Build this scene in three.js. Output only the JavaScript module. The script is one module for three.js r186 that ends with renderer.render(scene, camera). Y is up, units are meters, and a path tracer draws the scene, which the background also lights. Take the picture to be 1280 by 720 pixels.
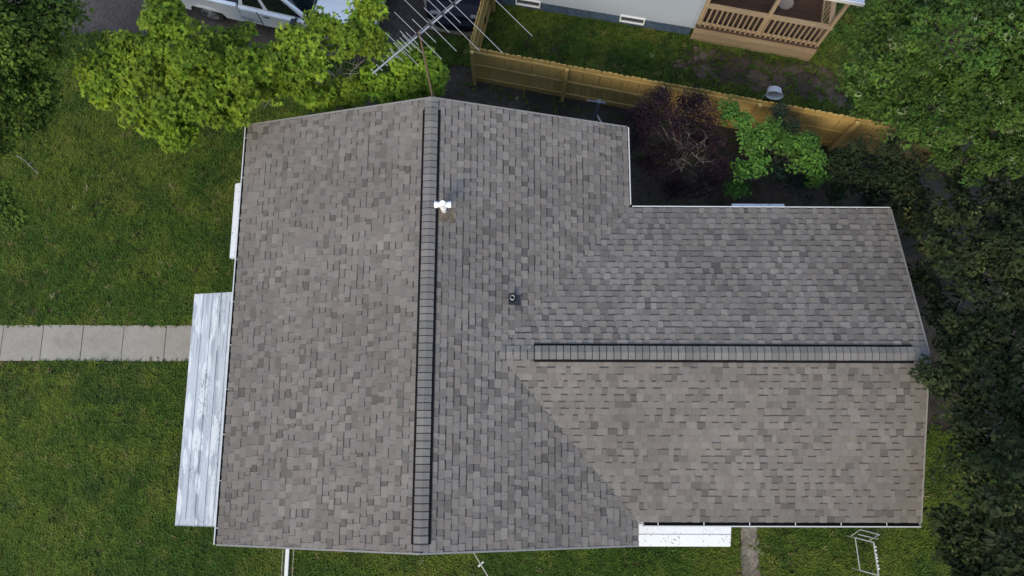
import * as THREE from 'three';
import { RoundedBoxGeometry } from 'three/addons/geometries/RoundedBoxGeometry.js';

// ---------------------------------------------------------------- camera, sky, sun, exposure
const scene = new THREE.Scene();
const FOCAL = 1007.1, TILT = 0.2053, ROLL = 0.0333, YAW = -0.0297, CAM_H = 20.3;   // drone, pitched about 78 degrees down
const camera = new THREE.PerspectiveCamera(2 * Math.atan(360 / FOCAL) * 180 / Math.PI, 1280 / 720, 0.1, 1500);
const CAM = (() => {
  const ct = Math.cos(TILT), st = Math.sin(TILT), cr = Math.cos(ROLL), sr = Math.sin(ROLL);
  const right0 = new THREE.Vector3(1, 0, 0), up0 = new THREE.Vector3(0, st, -ct), fwd = new THREE.Vector3(0, -ct, -st);
  const right = right0.clone().multiplyScalar(cr).addScaledVector(up0, sr), up = right0.clone().multiplyScalar(-sr).addScaledVector(up0, cr);
  const Y = new THREE.Vector3(0, 1, 0);
  for (const v of [right, up, fwd]) v.applyAxisAngle(Y, YAW);
  return { right, up, fwd };
})();
camera.position.set(0, CAM_H, 0);
camera.quaternion.setFromRotationMatrix(new THREE.Matrix4().makeBasis(CAM.right, CAM.up, CAM.fwd.clone().negate()));
scene.add(camera);
// a photo pixel (1280 x 720) to the point at height h that it shows
function at(px, py, h = 0) {
  const d = CAM.fwd.clone().addScaledVector(CAM.right, (px - 640) / FOCAL).addScaledVector(CAM.up, -(py - 360) / FOCAL);
  return d.multiplyScalar((h - CAM_H) / d.y).add(new THREE.Vector3(0, CAM_H, 0));
}
const SUN_DIR = new THREE.Vector3(-0.38, 0.65, 0.70).normalize();
{ // thin bright overcast
  const w = 256, h = 128, data = new Float32Array(w * h * 4);
  for (let j = 0; j < h; j++) for (let i = 0; i < w; i++) {
    const el = ((j + 0.5) / h - 0.5) * Math.PI, s = Math.max(0, Math.sin(el)), k = (1 + 2 * s) / 3, o = (j * w + i) * 4;
    const low = 1 - s;
    data[o] = 0.285 * k * (1 + 0.10 * low); data[o + 1] = 0.385 * k * (1 + 0.04 * low); data[o + 2] = 0.575 * k; data[o + 3] = 1;
  }
  const sky = new THREE.DataTexture(data, w, h, THREE.RGBAFormat, THREE.FloatType);
  sky.mapping = THREE.EquirectangularReflectionMapping; sky.minFilter = sky.magFilter = THREE.LinearFilter; sky.wrapS = THREE.RepeatWrapping; sky.needsUpdate = true;
  scene.background = sky; scene.environment = sky;
}
const sun = new THREE.DirectionalLight(new THREE.Color(1.0, 0.87, 0.66), 1.5);
sun.position.copy(SUN_DIR).multiplyScalar(60); sun.castShadow = true; sun.shadow.radius = 44; sun.shadow.bias = -0.0005;
sun.shadow.mapSize.set(4096, 4096);
Object.assign(sun.shadow.camera, { left: -25, right: 25, top: 25, bottom: -25, near: 1, far: 140 });
scene.add(sun, sun.target);
const renderer = new THREE.WebGLRenderer({ antialias: true });
renderer.toneMapping = THREE.LinearToneMapping; renderer.toneMappingExposure = 2.5;
renderer.shadowMap.enabled = true; renderer.shadowMap.type = THREE.PCFSoftShadowMap;

// ---------------------------------------------------------------- random, noise, textures
function mulberry(a) { return () => { a |= 0; a = a + 0x6D2B79F5 | 0; let t = Math.imul(a ^ a >>> 15, 1 | a); t = t + Math.imul(t ^ t >>> 7, 61 | t) ^ t; return ((t ^ t >>> 14) >>> 0) / 4294967296; }; }
const hash = (x, y, s = 0) => { let h = Math.imul(x, 374761393) + Math.imul(y, 668265263) + Math.imul(s, 974634777) | 0; h = Math.imul(h ^ h >>> 13, 1274126177); return ((h ^ h >>> 16) >>> 0) / 4294967296; };
function vnoise(x, y, s = 0, per = 0) {
  const xi = Math.floor(x), yi = Math.floor(y), fx = x - xi, fy = y - yi, u = fx * fx * (3 - 2 * fx), v = fy * fy * (3 - 2 * fy);
  const m = per ? (a) => ((a % per) + per) % per : (a) => a;
  const a = hash(m(xi), m(yi), s), b = hash(m(xi + 1), m(yi), s), c = hash(m(xi), m(yi + 1), s), d = hash(m(xi + 1), m(yi + 1), s);
  return a + (b - a) * u + (c - a) * v + (a - b - c + d) * u * v;
}
function fbm(x, y, s = 0, oct = 4, per = 0) { let r = 0, a = 0.5, t = 0; for (let i = 0; i < oct; i++) { r += a * vnoise(x, y, s + i * 17, per); t += a; x *= 2; y *= 2; per *= 2; a *= 0.5; } return r / t; }
const smooth = (a, b, x) => { const t = Math.min(1, Math.max(0, (x - a) / (b - a))); return t * t * (3 - 2 * t); };
const toS = (c) => Math.round(255 * Math.min(1, Math.max(0, c <= 0.0031308 ? 12.92 * c : 1.055 * Math.pow(c, 1 / 2.4) - 0.055)));
function colorTex(w, h, fn, rx = 1, ry = 1) {      // fn gives linear rgb
  const d = new Uint8Array(w * h * 4);
  for (let j = 0; j < h; j++) for (let i = 0; i < w; i++) { const c = fn(i / w, j / h, i, j), o = (j * w + i) * 4; d[o] = toS(c[0]); d[o + 1] = toS(c[1]); d[o + 2] = toS(c[2]); d[o + 3] = 255; }
  const t = new THREE.DataTexture(d, w, h); t.colorSpace = THREE.SRGBColorSpace; t.wrapS = t.wrapT = THREE.RepeatWrapping; t.magFilter = THREE.LinearFilter; t.minFilter = THREE.LinearMipmapLinearFilter; t.generateMipmaps = true; t.repeat.set(rx, ry); t.needsUpdate = true; return t;
}
function greyTex(w, h, fn, rx = 1, ry = 1) {
  const d = new Uint8Array(w * h * 4);
  for (let j = 0; j < h; j++) for (let i = 0; i < w; i++) { const v = Math.round(255 * Math.min(1, Math.max(0, fn(i / w, j / h)))), o = (j * w + i) * 4; d[o] = d[o + 1] = d[o + 2] = v; d[o + 3] = 255; }
  const t = new THREE.DataTexture(d, w, h); t.wrapS = t.wrapT = THREE.RepeatWrapping; t.magFilter = THREE.LinearFilter; t.minFilter = THREE.LinearMipmapLinearFilter; t.generateMipmaps = true; t.repeat.set(rx, ry); t.needsUpdate = true; return t;
}
const mix3 = (a, b, t) => [a[0] + (b[0] - a[0]) * t, a[1] + (b[1] - a[1]) * t, a[2] + (b[2] - a[2]) * t];
const mul3 = (a, k) => [a[0] * k, a[1] * k, a[2] * k];
const lerp3 = (a, b, t) => a.map((x, i) => x + (b[i] - x) * t);
const lin = (r, g, b) => new THREE.Color().setRGB(r, g, b);
const mat = (c, rough = 0.8, extra = {}) => new THREE.MeshStandardMaterial({ color: lin(...c), roughness: rough, side: THREE.DoubleSide, ...extra });

// ---------------------------------------------------------------- mesh builder
class MB {
  constructor(color = false) { this.p = []; this.n = []; this.t = []; this.c = color ? [] : null; this.col = [1, 1, 1]; }
  vert(p, n, uv) { this.p.push(p[0], p[1], p[2]); this.n.push(n[0], n[1], n[2]); this.t.push(uv[0], uv[1]); if (this.c) this.c.push(...this.col); }
  poly(pts, uvs, want) {           // flat convex polygon; want: a direction its face must look to
    const a = pts[0]; let n = [0, 0, 0];
    for (let i = 1; i + 1 < pts.length; i++) { const b = pts[i], c = pts[i + 1], u = [b[0] - a[0], b[1] - a[1], b[2] - a[2]], v = [c[0] - a[0], c[1] - a[1], c[2] - a[2]]; n[0] += u[1] * v[2] - u[2] * v[1]; n[1] += u[2] * v[0] - u[0] * v[2]; n[2] += u[0] * v[1] - u[1] * v[0]; }
    const l = Math.hypot(...n) || 1; n = n.map((x) => x / l);
    const flip = want && n[0] * want[0] + n[1] * want[1] + n[2] * want[2] < 0; if (flip) n = n.map((x) => -x);
    uvs = uvs || pts.map((q) => (Math.abs(n[1]) > 0.6 ? [q[0], q[2]] : Math.abs(n[0]) > Math.abs(n[2]) ? [q[2], q[1]] : [q[0], q[1]]));
    for (let i = 1; i + 1 < pts.length; i++) { const o = flip ? [0, i + 1, i] : [0, i, i + 1]; for (const k of o) this.vert(pts[k], n, uvs[k]); }
    return this;
  }
  // box by centre and size, optionally by a matrix; uv runs in metres with u along the longest side
  box(cx, cy, cz, sx, sy, sz, m) {
    const X = sx / 2, Y = sy / 2, Z = sz / 2;
    const f = [[[X, -Y, -Z], [X, Y, -Z], [X, Y, Z], [X, -Y, Z], 2, 1], [[-X, -Y, Z], [-X, Y, Z], [-X, Y, -Z], [-X, -Y, -Z], 2, 1], [[-X, Y, -Z], [-X, Y, Z], [X, Y, Z], [X, Y, -Z], 0, 2], [[-X, -Y, Z], [-X, -Y, -Z], [X, -Y, -Z], [X, -Y, Z], 0, 2], [[-X, -Y, Z], [X, -Y, Z], [X, Y, Z], [-X, Y, Z], 0, 1], [[X, -Y, -Z], [-X, -Y, -Z], [-X, Y, -Z], [X, Y, -Z], 0, 1]];
    const s = [sx, sy, sz], v = new THREE.Vector3();
    for (const [a, b, c, d, u, w] of f) {
      const sw = s[w] > s[u], uv = [a, b, c, d].map((q) => (sw ? [q[w] + cx + cz, q[u] + cy] : [q[u] + cx + cz, q[w] + cy]));
      this.poly([a, b, c, d].map((q) => { v.set(q[0], q[1], q[2]); if (m) v.applyMatrix4(m); return [v.x + cx, v.y + cy, v.z + cz]; }), uv);
    }
    return this;
  }
  // round bar between two points
  bar(a, b, r0, r1 = r0, seg = 8, caps = true) {
    const A = new THREE.Vector3(...a), B = new THREE.Vector3(...b), d = B.clone().sub(A), L = d.length(); d.normalize();
    const u = new THREE.Vector3().crossVectors(d, Math.abs(d.y) > 0.9 ? new THREE.Vector3(1, 0, 0) : new THREE.Vector3(0, 1, 0)).normalize(), w = new THREE.Vector3().crossVectors(d, u);
    const ring = (P, r) => Array.from({ length: seg + 1 }, (_, i) => { const t = i / seg * 2 * Math.PI, n = u.clone().multiplyScalar(Math.cos(t)).addScaledVector(w, Math.sin(t)); return { p: P.clone().addScaledVector(n, r).toArray(), n: n.toArray(), t: i / seg * 2 * Math.PI * r0 }; });
    const R0 = ring(A, r0), R1 = ring(B, r1);
    for (let i = 0; i < seg; i++) {
      const q = [[R0[i], 0], [R0[i + 1], 0], [R1[i + 1], L], [R1[i], L]];
      for (const k of [0, 1, 2, 0, 2, 3]) this.vert(q[k][0].p, q[k][0].n, [q[k][0].t, q[k][1]]);
    }
    if (caps) { this.poly(R0.slice(0, seg).map((x) => x.p), null, d.clone().negate().toArray()); this.poly(R1.slice(0, seg).map((x) => x.p), null, d.toArray()); }
    return this;
  }
  add(geo, m) { // any three geometry
    let g = geo.index ? geo.toNonIndexed() : geo.clone(); if (m) g.applyMatrix4(m);
    const P = g.attributes.position, N = g.attributes.normal, T = g.attributes.uv;
    for (let i = 0; i < P.count; i++) this.vert([P.getX(i), P.getY(i), P.getZ(i)], [N.getX(i), N.getY(i), N.getZ(i)], T ? [T.getX(i), T.getY(i)] : [0, 0]);
    return this;
  }
  geo() {
    const g = new THREE.BufferGeometry();
    g.setAttribute('position', new THREE.Float32BufferAttribute(this.p, 3)); g.setAttribute('normal', new THREE.Float32BufferAttribute(this.n, 3)); g.setAttribute('uv', new THREE.Float32BufferAttribute(this.t, 2));
    if (this.c) g.setAttribute('color', new THREE.Float32BufferAttribute(this.c, 3));
    return g;
  }
}
const M4 = () => new THREE.Matrix4();
const taken = {};
const numbered = (name) => { const k = taken[name] = (taken[name] ?? -1) + 1; return k ? `${name}_${String(k).padStart(3, '0')}` : name; };
function finish(o) { o.castShadow = true; o.receiveShadow = true; return o; }
function thing(name, label, category, pos = [0, 0, 0], turn = 0, group) {
  const o = new THREE.Group(); o.name = numbered(name); o.position.set(...pos); o.rotation.y = turn; o.userData = { label, category }; if (group) o.userData.group = group; scene.add(o); return o;
}
// one named mesh under a parent; geometry in the parent's own frame
function part(parent, name, geo, material, pos) {
  const m = finish(new THREE.Mesh(geo instanceof MB ? geo.geo() : geo, material)); m.name = name; if (pos) m.position.set(...pos); parent.add(m); return m;
}
function structure(name, geo, material, label) { const m = part(scene, numbered(name), geo, material); m.userData = { kind: 'structure', label: label || name.replace(/_/g, ' ') }; return m; }
const solo = (name, geo, material, label, category, pos) => { const m = part(scene, numbered(name), geo, material, pos); m.userData = { label, category }; return m; };

// ---------------------------------------------------------------- shared dimensions (metres)
const EAVE = 3.0, X0 = -5.9344, X1 = 2.7287, Z0 = -7.3716, Z1 = 1.8033, RISE = 1.4987, X2 = 8.6021, Z2 = -5.4459, Z3 = 1.3355, WRISE = 1.0123;
const XM = (X0 + X1) / 2, ZM = (Z2 + Z3) / 2, XJ = XM + (RISE - WRISE) / (RISE / (X1 - XM));
const LOT = -10.9 * Math.PI / 180;        // the neighbour's lot is turned against the house
const CX = Math.cos(LOT), SX = Math.sin(LOT);
const lotPoint = (o, x, z) => [o[0] + x * CX + z * SX, o[1] - x * SX + z * CX];   // local x,z in a frame turned by LOT

// ---------------------------------------------------------------- ground, paving
const WALK = { z0: -3.215, z1: -2.30 };
const groundTone = (x, z) => {   // bare earth against thatch, by place
  const n = fbm(x * 0.9, z * 0.9, 3, 4), m = fbm(x * 4, z * 4, 8, 3);
  let c = mix3([0.030, 0.036, 0.012], [0.052, 0.045, 0.022], smooth(0.45, 0.75, n * 0.7 + m * 0.3));
  return mul3(c, 0.7 + 0.6 * fbm(x * 14, z * 14, 5, 2));
};
const groundMap = colorTex(1024, 1024, (u, v) => { const per = 16, x = u * per, y = v * per, n = fbm(x, y, 3, 5, per), m = fbm(x * 8, y * 8, 8, 3, per * 8); return mul3(mix3([0.030, 0.036, 0.010], [0.060, 0.046, 0.020], smooth(0.4, 0.75, n * 0.65 + m * 0.35)), 0.55 + 0.9 * m); }, 1 / 16, 1 / 16);
const groundMat = new THREE.MeshStandardMaterial({ map: groundMap, roughness: 1, side: THREE.DoubleSide });
structure('ground', new MB().poly([[-400, 0, -400], [-400, 0, 400], [400, 0, 400], [400, 0, -400]], [[-400, -400], [-400, 400], [400, 400], [400, -400]], [0, 1, 0]), groundMat, 'green and brown turf ground all round the house');

// a sheet with a ragged outline
function sheet(name, pts, y, material, label, rag = 0.06, seed = 1) {
  const out = []; const v = pts.map((p) => new THREE.Vector2(p[0], p[1]));
  for (let i = 0; i < v.length; i++) { const a = v[i], b = v[(i + 1) % v.length], n = Math.max(1, Math.round(a.distanceTo(b) / 0.12)); for (let k = 0; k < n; k++) { const t = k / n, x = a.x + (b.x - a.x) * t, z = a.y + (b.y - a.y) * t; out.push(new THREE.Vector2(x + rag * 2 * (fbm(x * 3, z * 3, seed, 3) - 0.5) * 2, z + rag * 2 * (fbm(x * 3, z * 3, seed + 9, 3) - 0.5) * 2)); } }
  const tri = THREE.ShapeUtils.triangulateShape(out, []), mb = new MB();
  for (const t of tri) mb.poly(t.map((k) => [out[k].x, y, out[k].y]), t.map((k) => [out[k].x, out[k].y]), [0, 1, 0]);
  return structure(name, mb, material, label);
}
const soilMap = (dark, light, seed, grain = 40) => colorTex(512, 512, (u, v) => { const p = 4, n = fbm(u * p, v * p, seed, 5, p), g = fbm(u * grain, v * grain, seed + 3, 3, grain); return mul3(mix3(dark, light, smooth(0.3, 0.72, n)), 0.45 + 1.1 * g); }, 0.25, 0.25);
const soilMat = (d, l, s, grain) => new THREE.MeshStandardMaterial({ map: soilMap(d, l, s, grain), roughness: 1, side: THREE.DoubleSide });
const asphaltMat = soilMat([0.040, 0.034, 0.032], [0.062, 0.054, 0.050], 21, 90);
sheet('driveway', [[-30, -11.25], [-9.6, -11.25], [-3.6, -10.4], [-2.25, -11.25], [-2.4, -30], [-30, -30]], 0.004, asphaltMat, 'dark worn asphalt driveway under the white pickup', 0.05, 5);
const bedMat = soilMat([0.026, 0.020, 0.014], [0.055, 0.042, 0.030], 31, 60);
sheet('soil_bed', [[-1.5, -10.5], [9.4, -8.35], [16, -7.0], [16, -0.5], [8.4, -0.6], [8.4, -5.0], [2.5, -5.0], [2.5, -7.0], [-4.2, -7.0], [-4.6, -9.2]], 0.004, bedMat, 'dark leaf-littered soil between the house and the wooden fence', 0.10, 8);
const dirtMat = soilMat([0.050, 0.036, 0.024], [0.12, 0.085, 0.058], 41, 70);
sheet('dirt_patch', [[5.0, -11.1], [8.9, -10.4], [9.4, -9.2], [7.4, -9.6], [5.4, -10.1], [4.4, -10.3]], 0.004, dirtMat, 'reddish bare dirt in front of the wooden deck', 0.25, 12);
const pathMat = soilMat([0.10, 0.085, 0.066], [0.19, 0.17, 0.145], 51, 80);
sheet('dirt_path', [[5.70, 1.2], [6.12, 1.2], [6.09, 2.2], [6.12, 3.4], [6.05, 6], [5.55, 6], [5.62, 3.4], [5.66, 2.2]], 0.006, pathMat, 'narrow worn gravel path running out from the house wall', 0.035, 14);
const concreteMap = colorTex(512, 512, (u, v) => { const n = fbm(u * 4, v * 4, 61, 5, 4), g = fbm(u * 64, v * 64, 62, 3, 64), st = fbm(u * 8, v * 8, 66, 4, 8); return mul3(mix3([0.225, 0.205, 0.172], [0.285, 0.262, 0.225], n), (0.86 + 0.28 * g) * (1 - 0.12 * smooth(0.62, 0.8, st))); }, 0.35, 0.35);
const concreteMat = new THREE.MeshStandardMaterial({ map: concreteMap, roughness: 0.95, side: THREE.DoubleSide, bumpMap: greyTex(256, 256, (u, v) => fbm(u * 32, v * 32, 71, 3, 32), 2, 2), bumpScale: 0.003 });
{ // walk of cast slabs, each about a metre
  const walk = structure('walkway', new MB().box(-16.3, 0.012, (WALK.z0 + WALK.z1) / 2, 18.6, 0.024, WALK.z1 - WALK.z0 - 0.03), soilMat([0.03, 0.028, 0.02], [0.05, 0.045, 0.035], 75), 'pale concrete front walk of square slabs leading to the porch');
  const r = mulberry(11); let x = -7.06; const joints = [-7.06, -8.633, -9.702, -10.73, -11.737, -12.743];
  for (let k = 0; k < 12; k++) {
    const a = k < 5 ? joints[k] : -12.743 - (k - 5) * 1.02, b = k < 5 ? joints[k + 1] : a - 1.02, w = a - b - 0.012, d = WALK.z1 - WALK.z0, tip = (r() - 0.5) * 0.008;
    const g = new RoundedBoxGeometry(w, 0.09, d, 1, 0.008), uv = g.attributes.uv, P = g.attributes.position;
    for (let i = 0; i < uv.count; i++) uv.setXY(i, P.getX(i) + k * 1.37, P.getZ(i) + k * 0.71);
    const s = part(walk, 'slab', g, concreteMat, [(a + b) / 2, -0.005 + tip, (WALK.z0 + WALK.z1) / 2 + (r() - 0.5) * 0.01]); s.rotation.z = (r() - 0.5) * 0.006;
  }
}
const padMat = new THREE.MeshStandardMaterial({ map: concreteMap, roughness: 0.95, side: THREE.DoubleSide });
structure('concrete_pad', new MB().poly([[-2.36, 0.012, -12.39], [-2.16, 0.012, -11.5], [-0.95, 0.012, -11.25], [-0.55, 0.012, -12.3], [-0.1, 0.012, -20], [-2.6, 0.012, -20]], null, [0, 1, 0]).poly([[-2.36, 0, -12.39], [-2.16, 0, -11.5], [-2.16, 0.012, -11.5], [-2.36, 0.012, -12.39]]).poly([[-0.95, 0, -11.25], [-2.16, 0, -11.5], [-2.16, 0.012, -11.5], [-0.95, 0.012, -11.25]]), padMat, 'pale concrete pad under the dark car beside the fence');

// ---------------------------------------------------------------- lawn grass
function tuft(seed, blades, len, spread) {
  const r = mulberry(seed), mb = new MB(true);
  for (let i = 0; i < blades; i++) {
    const a = r() * 6.283, d = Math.sqrt(r()) * spread, x = Math.cos(a) * d, z = Math.sin(a) * d, h = len * (0.55 + 0.6 * r()), la = r() * 6.283, lean = h * (0.35 + 0.9 * r()), w = 0.006 + 0.009 * r(), nx = -Math.sin(la) * w, nz = Math.cos(la) * w;
    const k = 0.75 + 0.5 * r(); mb.col = [k * (0.9 + 0.25 * r()), k, k * 0.9];
    const m = [x + Math.cos(la) * lean * 0.4, h * 0.62, z + Math.sin(la) * lean * 0.4], t = [x + Math.cos(la) * lean, h * 0.85, z + Math.sin(la) * lean];
    mb.poly([[x - nx, 0, z - nz], [x + nx, 0, z + nz], [m[0] + nx, m[1], m[2] + nz], [m[0] - nx, m[1], m[2] - nz]], null, [0, 1, 0]);
    mb.poly([[m[0] - nx, m[1], m[2] - nz], [m[0] + nx, m[1], m[2] + nz], t], null, [0, 1, 0]);
  }
  return mb.geo();
}
const grassMat = new THREE.MeshPhysicalMaterial({ color: lin(1, 1, 1), vertexColors: true, roughness: 0.85, side: THREE.DoubleSide, transmission: 0.25, thickness: 0, specularIntensity: 0.35 });
const inPoly = (x, z, p) => { let c = false; for (let i = 0, j = p.length - 1; i < p.length; j = i++) if ((p[i][1] > z) !== (p[j][1] > z) && x < (p[j][0] - p[i][0]) * (z - p[i][1]) / (p[j][1] - p[i][1]) + p[i][0]) c = !c; return c; };
const SOIL = [[-1.5, -10.5], [9.4, -8.35], [16, -7.0], [16, -0.5], [8.4, -0.6], [8.4, -5.0], [2.5, -5.0], [2.5, -7.0], [-4.2, -7.0], [-4.6, -9.2]];
const DRIVE = [[-30, -11.25], [-9.6, -11.25], [-3.6, -10.4], [-2.25, -11.25], [-0.95, -11.2], [-0.45, -12.3], [-0.4, -30], [-30, -30]];
const DIRT = [[5.0, -11.1], [8.9, -10.4], [9.4, -9.2], [7.4, -9.6], [5.4, -10.1], [4.4, -10.3]];
function grassAt(x, z, r) {     // 0..1 how much grass grows here
  if (z > WALK.z0 - 0.02 && z < WALK.z1 + 0.02 && x < -6.9) return 0;
  if (x > X0 + 0.45 && x < X1 - 0.4 && z > Z0 + 0.4 && z < Z1 - 0.4) return 0;
  if (x > X1 - 0.5 && x < X2 - 0.4 && z > Z2 + 0.3 && z < Z3 - 0.3) return 0;
  if (x > -7.0 && x < -5.4 && z > -3.4 && z < 1.3) return 0;
  const e = 0.25 * (fbm(x * 3, z * 3, 77, 3) - 0.5);
  if (inPoly(x + e, z + e, SOIL)) return 0.03;
  if (inPoly(x + e, z + e, DRIVE)) return 0;
  if (inPoly(x + e * 2, z + e * 2, DIRT)) return 0.10;
  if (x > 5.60 + e * 0.4 && x < 6.13 + e * 0.4 && z > 1.1) return 0.012;
  let k = 1;
  const bare = fbm(x * 0.8, z * 0.8, 91, 4); k *= 1 - 0.55 * smooth(0.66, 0.76, bare);
  const thin = (cx, cz, rx, rz, f) => { const d = Math.hypot((x - cx) / rx, (z - cz) / rz) + e * 1.5; k *= 1 - f * (1 - smooth(0.5, 1.0, d)); };
  thin(-11.9, -3.55, 0.9, 0.22, 0.7); thin(-12.6, -2.1, 1.6, 0.25, 0.7); thin(6.9, 2.5, 0.5, 0.5, 0.6);           // worn spots beside the walk and the path
  thin(1.0, -11.1, 1.0, 0.8, 0.5); thin(5.2, -10.4, 0.9, 0.45, 0.7); thin(-9.2, -4.2, 0.6, 0.5, 0.4);
  return k;
}
{
  const r = mulberry(5), spots = [];
  const fields = [[-19, -16, -11, 7, 300], [-16, 19, 4.2, 7.5, 330], [16, 19, -1, 4.2, 300], [-16, -5.3, -12.6, 4.2, 560], [-5.5, 16, 1.2, 4.2, 560], [8.1, 16, -1, 1.3, 520], [-1.2, 14, -14, -7.6, 420], [-5.5, -0.9, -12, -6.6, 330], [-16, -9, -12.6, -11.2, 60]];
  for (const [a, b, c, d, dens] of fields) for (let n = Math.round((b - a) * (d - c) * dens); n > 0; n--) { const x = a + (b - a) * r(), z = c + (d - c) * r(); if (r() < grassAt(x, z, r)) spots.push([x, z]); }
  const kinds = [tuft(1, 9, 0.070, 0.05), tuft(2, 8, 0.090, 0.045), tuft(3, 10, 0.055, 0.06)];
  const groups = kinds.map(() => []); for (const s of spots) groups[Math.floor(r() * kinds.length)].push(s);
  const m = M4(), q = new THREE.Quaternion(), Y = new THREE.Vector3(0, 1, 0), c = new THREE.Color();
  const names = ['lawn_grass', 'long_grass', 'fine_grass'], labels = ['short mown green lawn grass round the house', 'slightly longer grass blades among the lawn', 'fine short grass blades among the lawn'];
  groups.forEach((g, k) => {
    const im = finish(new THREE.InstancedMesh(kinds[k], grassMat, g.length)); im.name = names[k]; im.userData = { kind: 'stuff', label: labels[k], category: 'grass' };
    g.forEach(([x, z], i) => {
      const s = 0.75 + 0.6 * r(); q.setFromAxisAngle(Y, r() * 6.283); m.compose(new THREE.Vector3(x, 0.002, z), q, new THREE.Vector3(s, s * (0.8 + 0.4 * r()), s)); im.setMatrixAt(i, m);
      const a = fbm(x * 0.55, z * 0.55, 101, 4), b = fbm(x * 2.2, z * 2.2, 103, 3), d = fbm(x * 7, z * 7, 107, 2);
      let col = mix3([0.046, 0.094, 0.012], [0.096, 0.136, 0.018], smooth(0.35, 0.68, a * 0.55 + b * 0.45));
      col = mix3(col, [0.140, 0.138, 0.034], 0.45 * smooth(0.56, 0.75, b * 0.6 + d * 0.4)); col = mix3(col, [0.034, 0.070, 0.014], 0.6 * smooth(0.56, 0.7, fbm(x * 1.4, z * 1.4, 111, 3)));
      if (r() < 0.02) col = [0.16, 0.14, 0.06]; if (r() < 0.0015) col = [0.24, 0.26, 0.16];
      const v = 0.78 + 0.68 * r(); c.setRGB(col[0] * v, col[1] * v, col[2] * v); im.setColorAt(i, c);
    });
    scene.add(im);
  });
}

// ---------------------------------------------------------------- the house
const house = thing('house', 'low house with grey-brown shingled cross-gable roof and white awnings', 'house', [XM, 0, ZM]);
const HP = house.position;
const shift = (mb) => { for (let i = 0; i < mb.p.length; i += 3) { mb.p[i] -= HP.x; mb.p[i + 2] -= HP.z; } return mb; };
const hpart = (name, mb, material, parent = house) => part(parent, name, shift(mb), material);
const shingleMap = colorTex(512, 512, (u, v) => { const g = fbm(u * 128, v * 128, 201, 2, 128), n = fbm(u * 6, v * 6, 203, 4, 6); const k = (0.80 + 0.40 * g) * (0.90 + 0.2 * n); return [0.8 * k, 0.8 * k, 0.8 * k]; }, 0.9, 0.9);
const shingleMat = new THREE.MeshStandardMaterial({ map: shingleMap, vertexColors: true, roughness: 0.95, side: THREE.DoubleSide, bumpMap: greyTex(256, 256, (u, v) => hash(Math.floor(u * 256), Math.floor(v * 256), 9), 3, 3), bumpScale: 0.0015 });
const feltMat = mat([0.03, 0.03, 0.03], 0.95);
const whiteMetal = mat([0.62, 0.63, 0.62], 0.5), trimMat = mat([0.20, 0.19, 0.175], 0.7), grimeMat = soilMat([0.006, 0.006, 0.005], [0.016, 0.014, 0.011], 83, 60);
const SH = [[0.215, 0.200, 0.185], [0.190, 0.176, 0.162], [0.172, 0.160, 0.150], [0.172, 0.160, 0.150], [0.160, 0.140, 0.122], [0.150, 0.148, 0.150], [0.132, 0.122, 0.114], [0.108, 0.100, 0.095]];
function clip(poly, inside, cross) { const o = []; for (let i = 0; i < poly.length; i++) { const a = poly[i], b = poly[(i + 1) % poly.length], A = inside(a), B = inside(b); if (A >= 0) o.push(a); if ((A >= 0) !== (B >= 0)) { const t = A / (A - B); o.push([a[0] + (b[0] - a[0]) * t, a[1] + (b[1] - a[1]) * t]); } } return o; }
function clipTo(poly, conv) { let area = 0; for (let i = 0; i < conv.length; i++) { const a = conv[i], b = conv[(i + 1) % conv.length]; area += a[0] * b[1] - a[1] * b[0]; } const s = Math.sign(area); for (let i = 0; i < conv.length && poly.length; i++) { const a = conv[i], b = conv[(i + 1) % conv.length]; poly = clip(poly, (q) => s * ((b[0] - a[0]) * (q[1] - a[1]) - (b[1] - a[1]) * (q[0] - a[0]))); } return poly; }
const polyArea = (p) => { let s = 0; for (let i = 0; i < p.length; i++) { const a = p[i], b = p[(i + 1) % p.length]; s += a[0] * b[1] - a[1] * b[0]; } return Math.abs(s) / 2; };
const allShingles = [];
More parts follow.
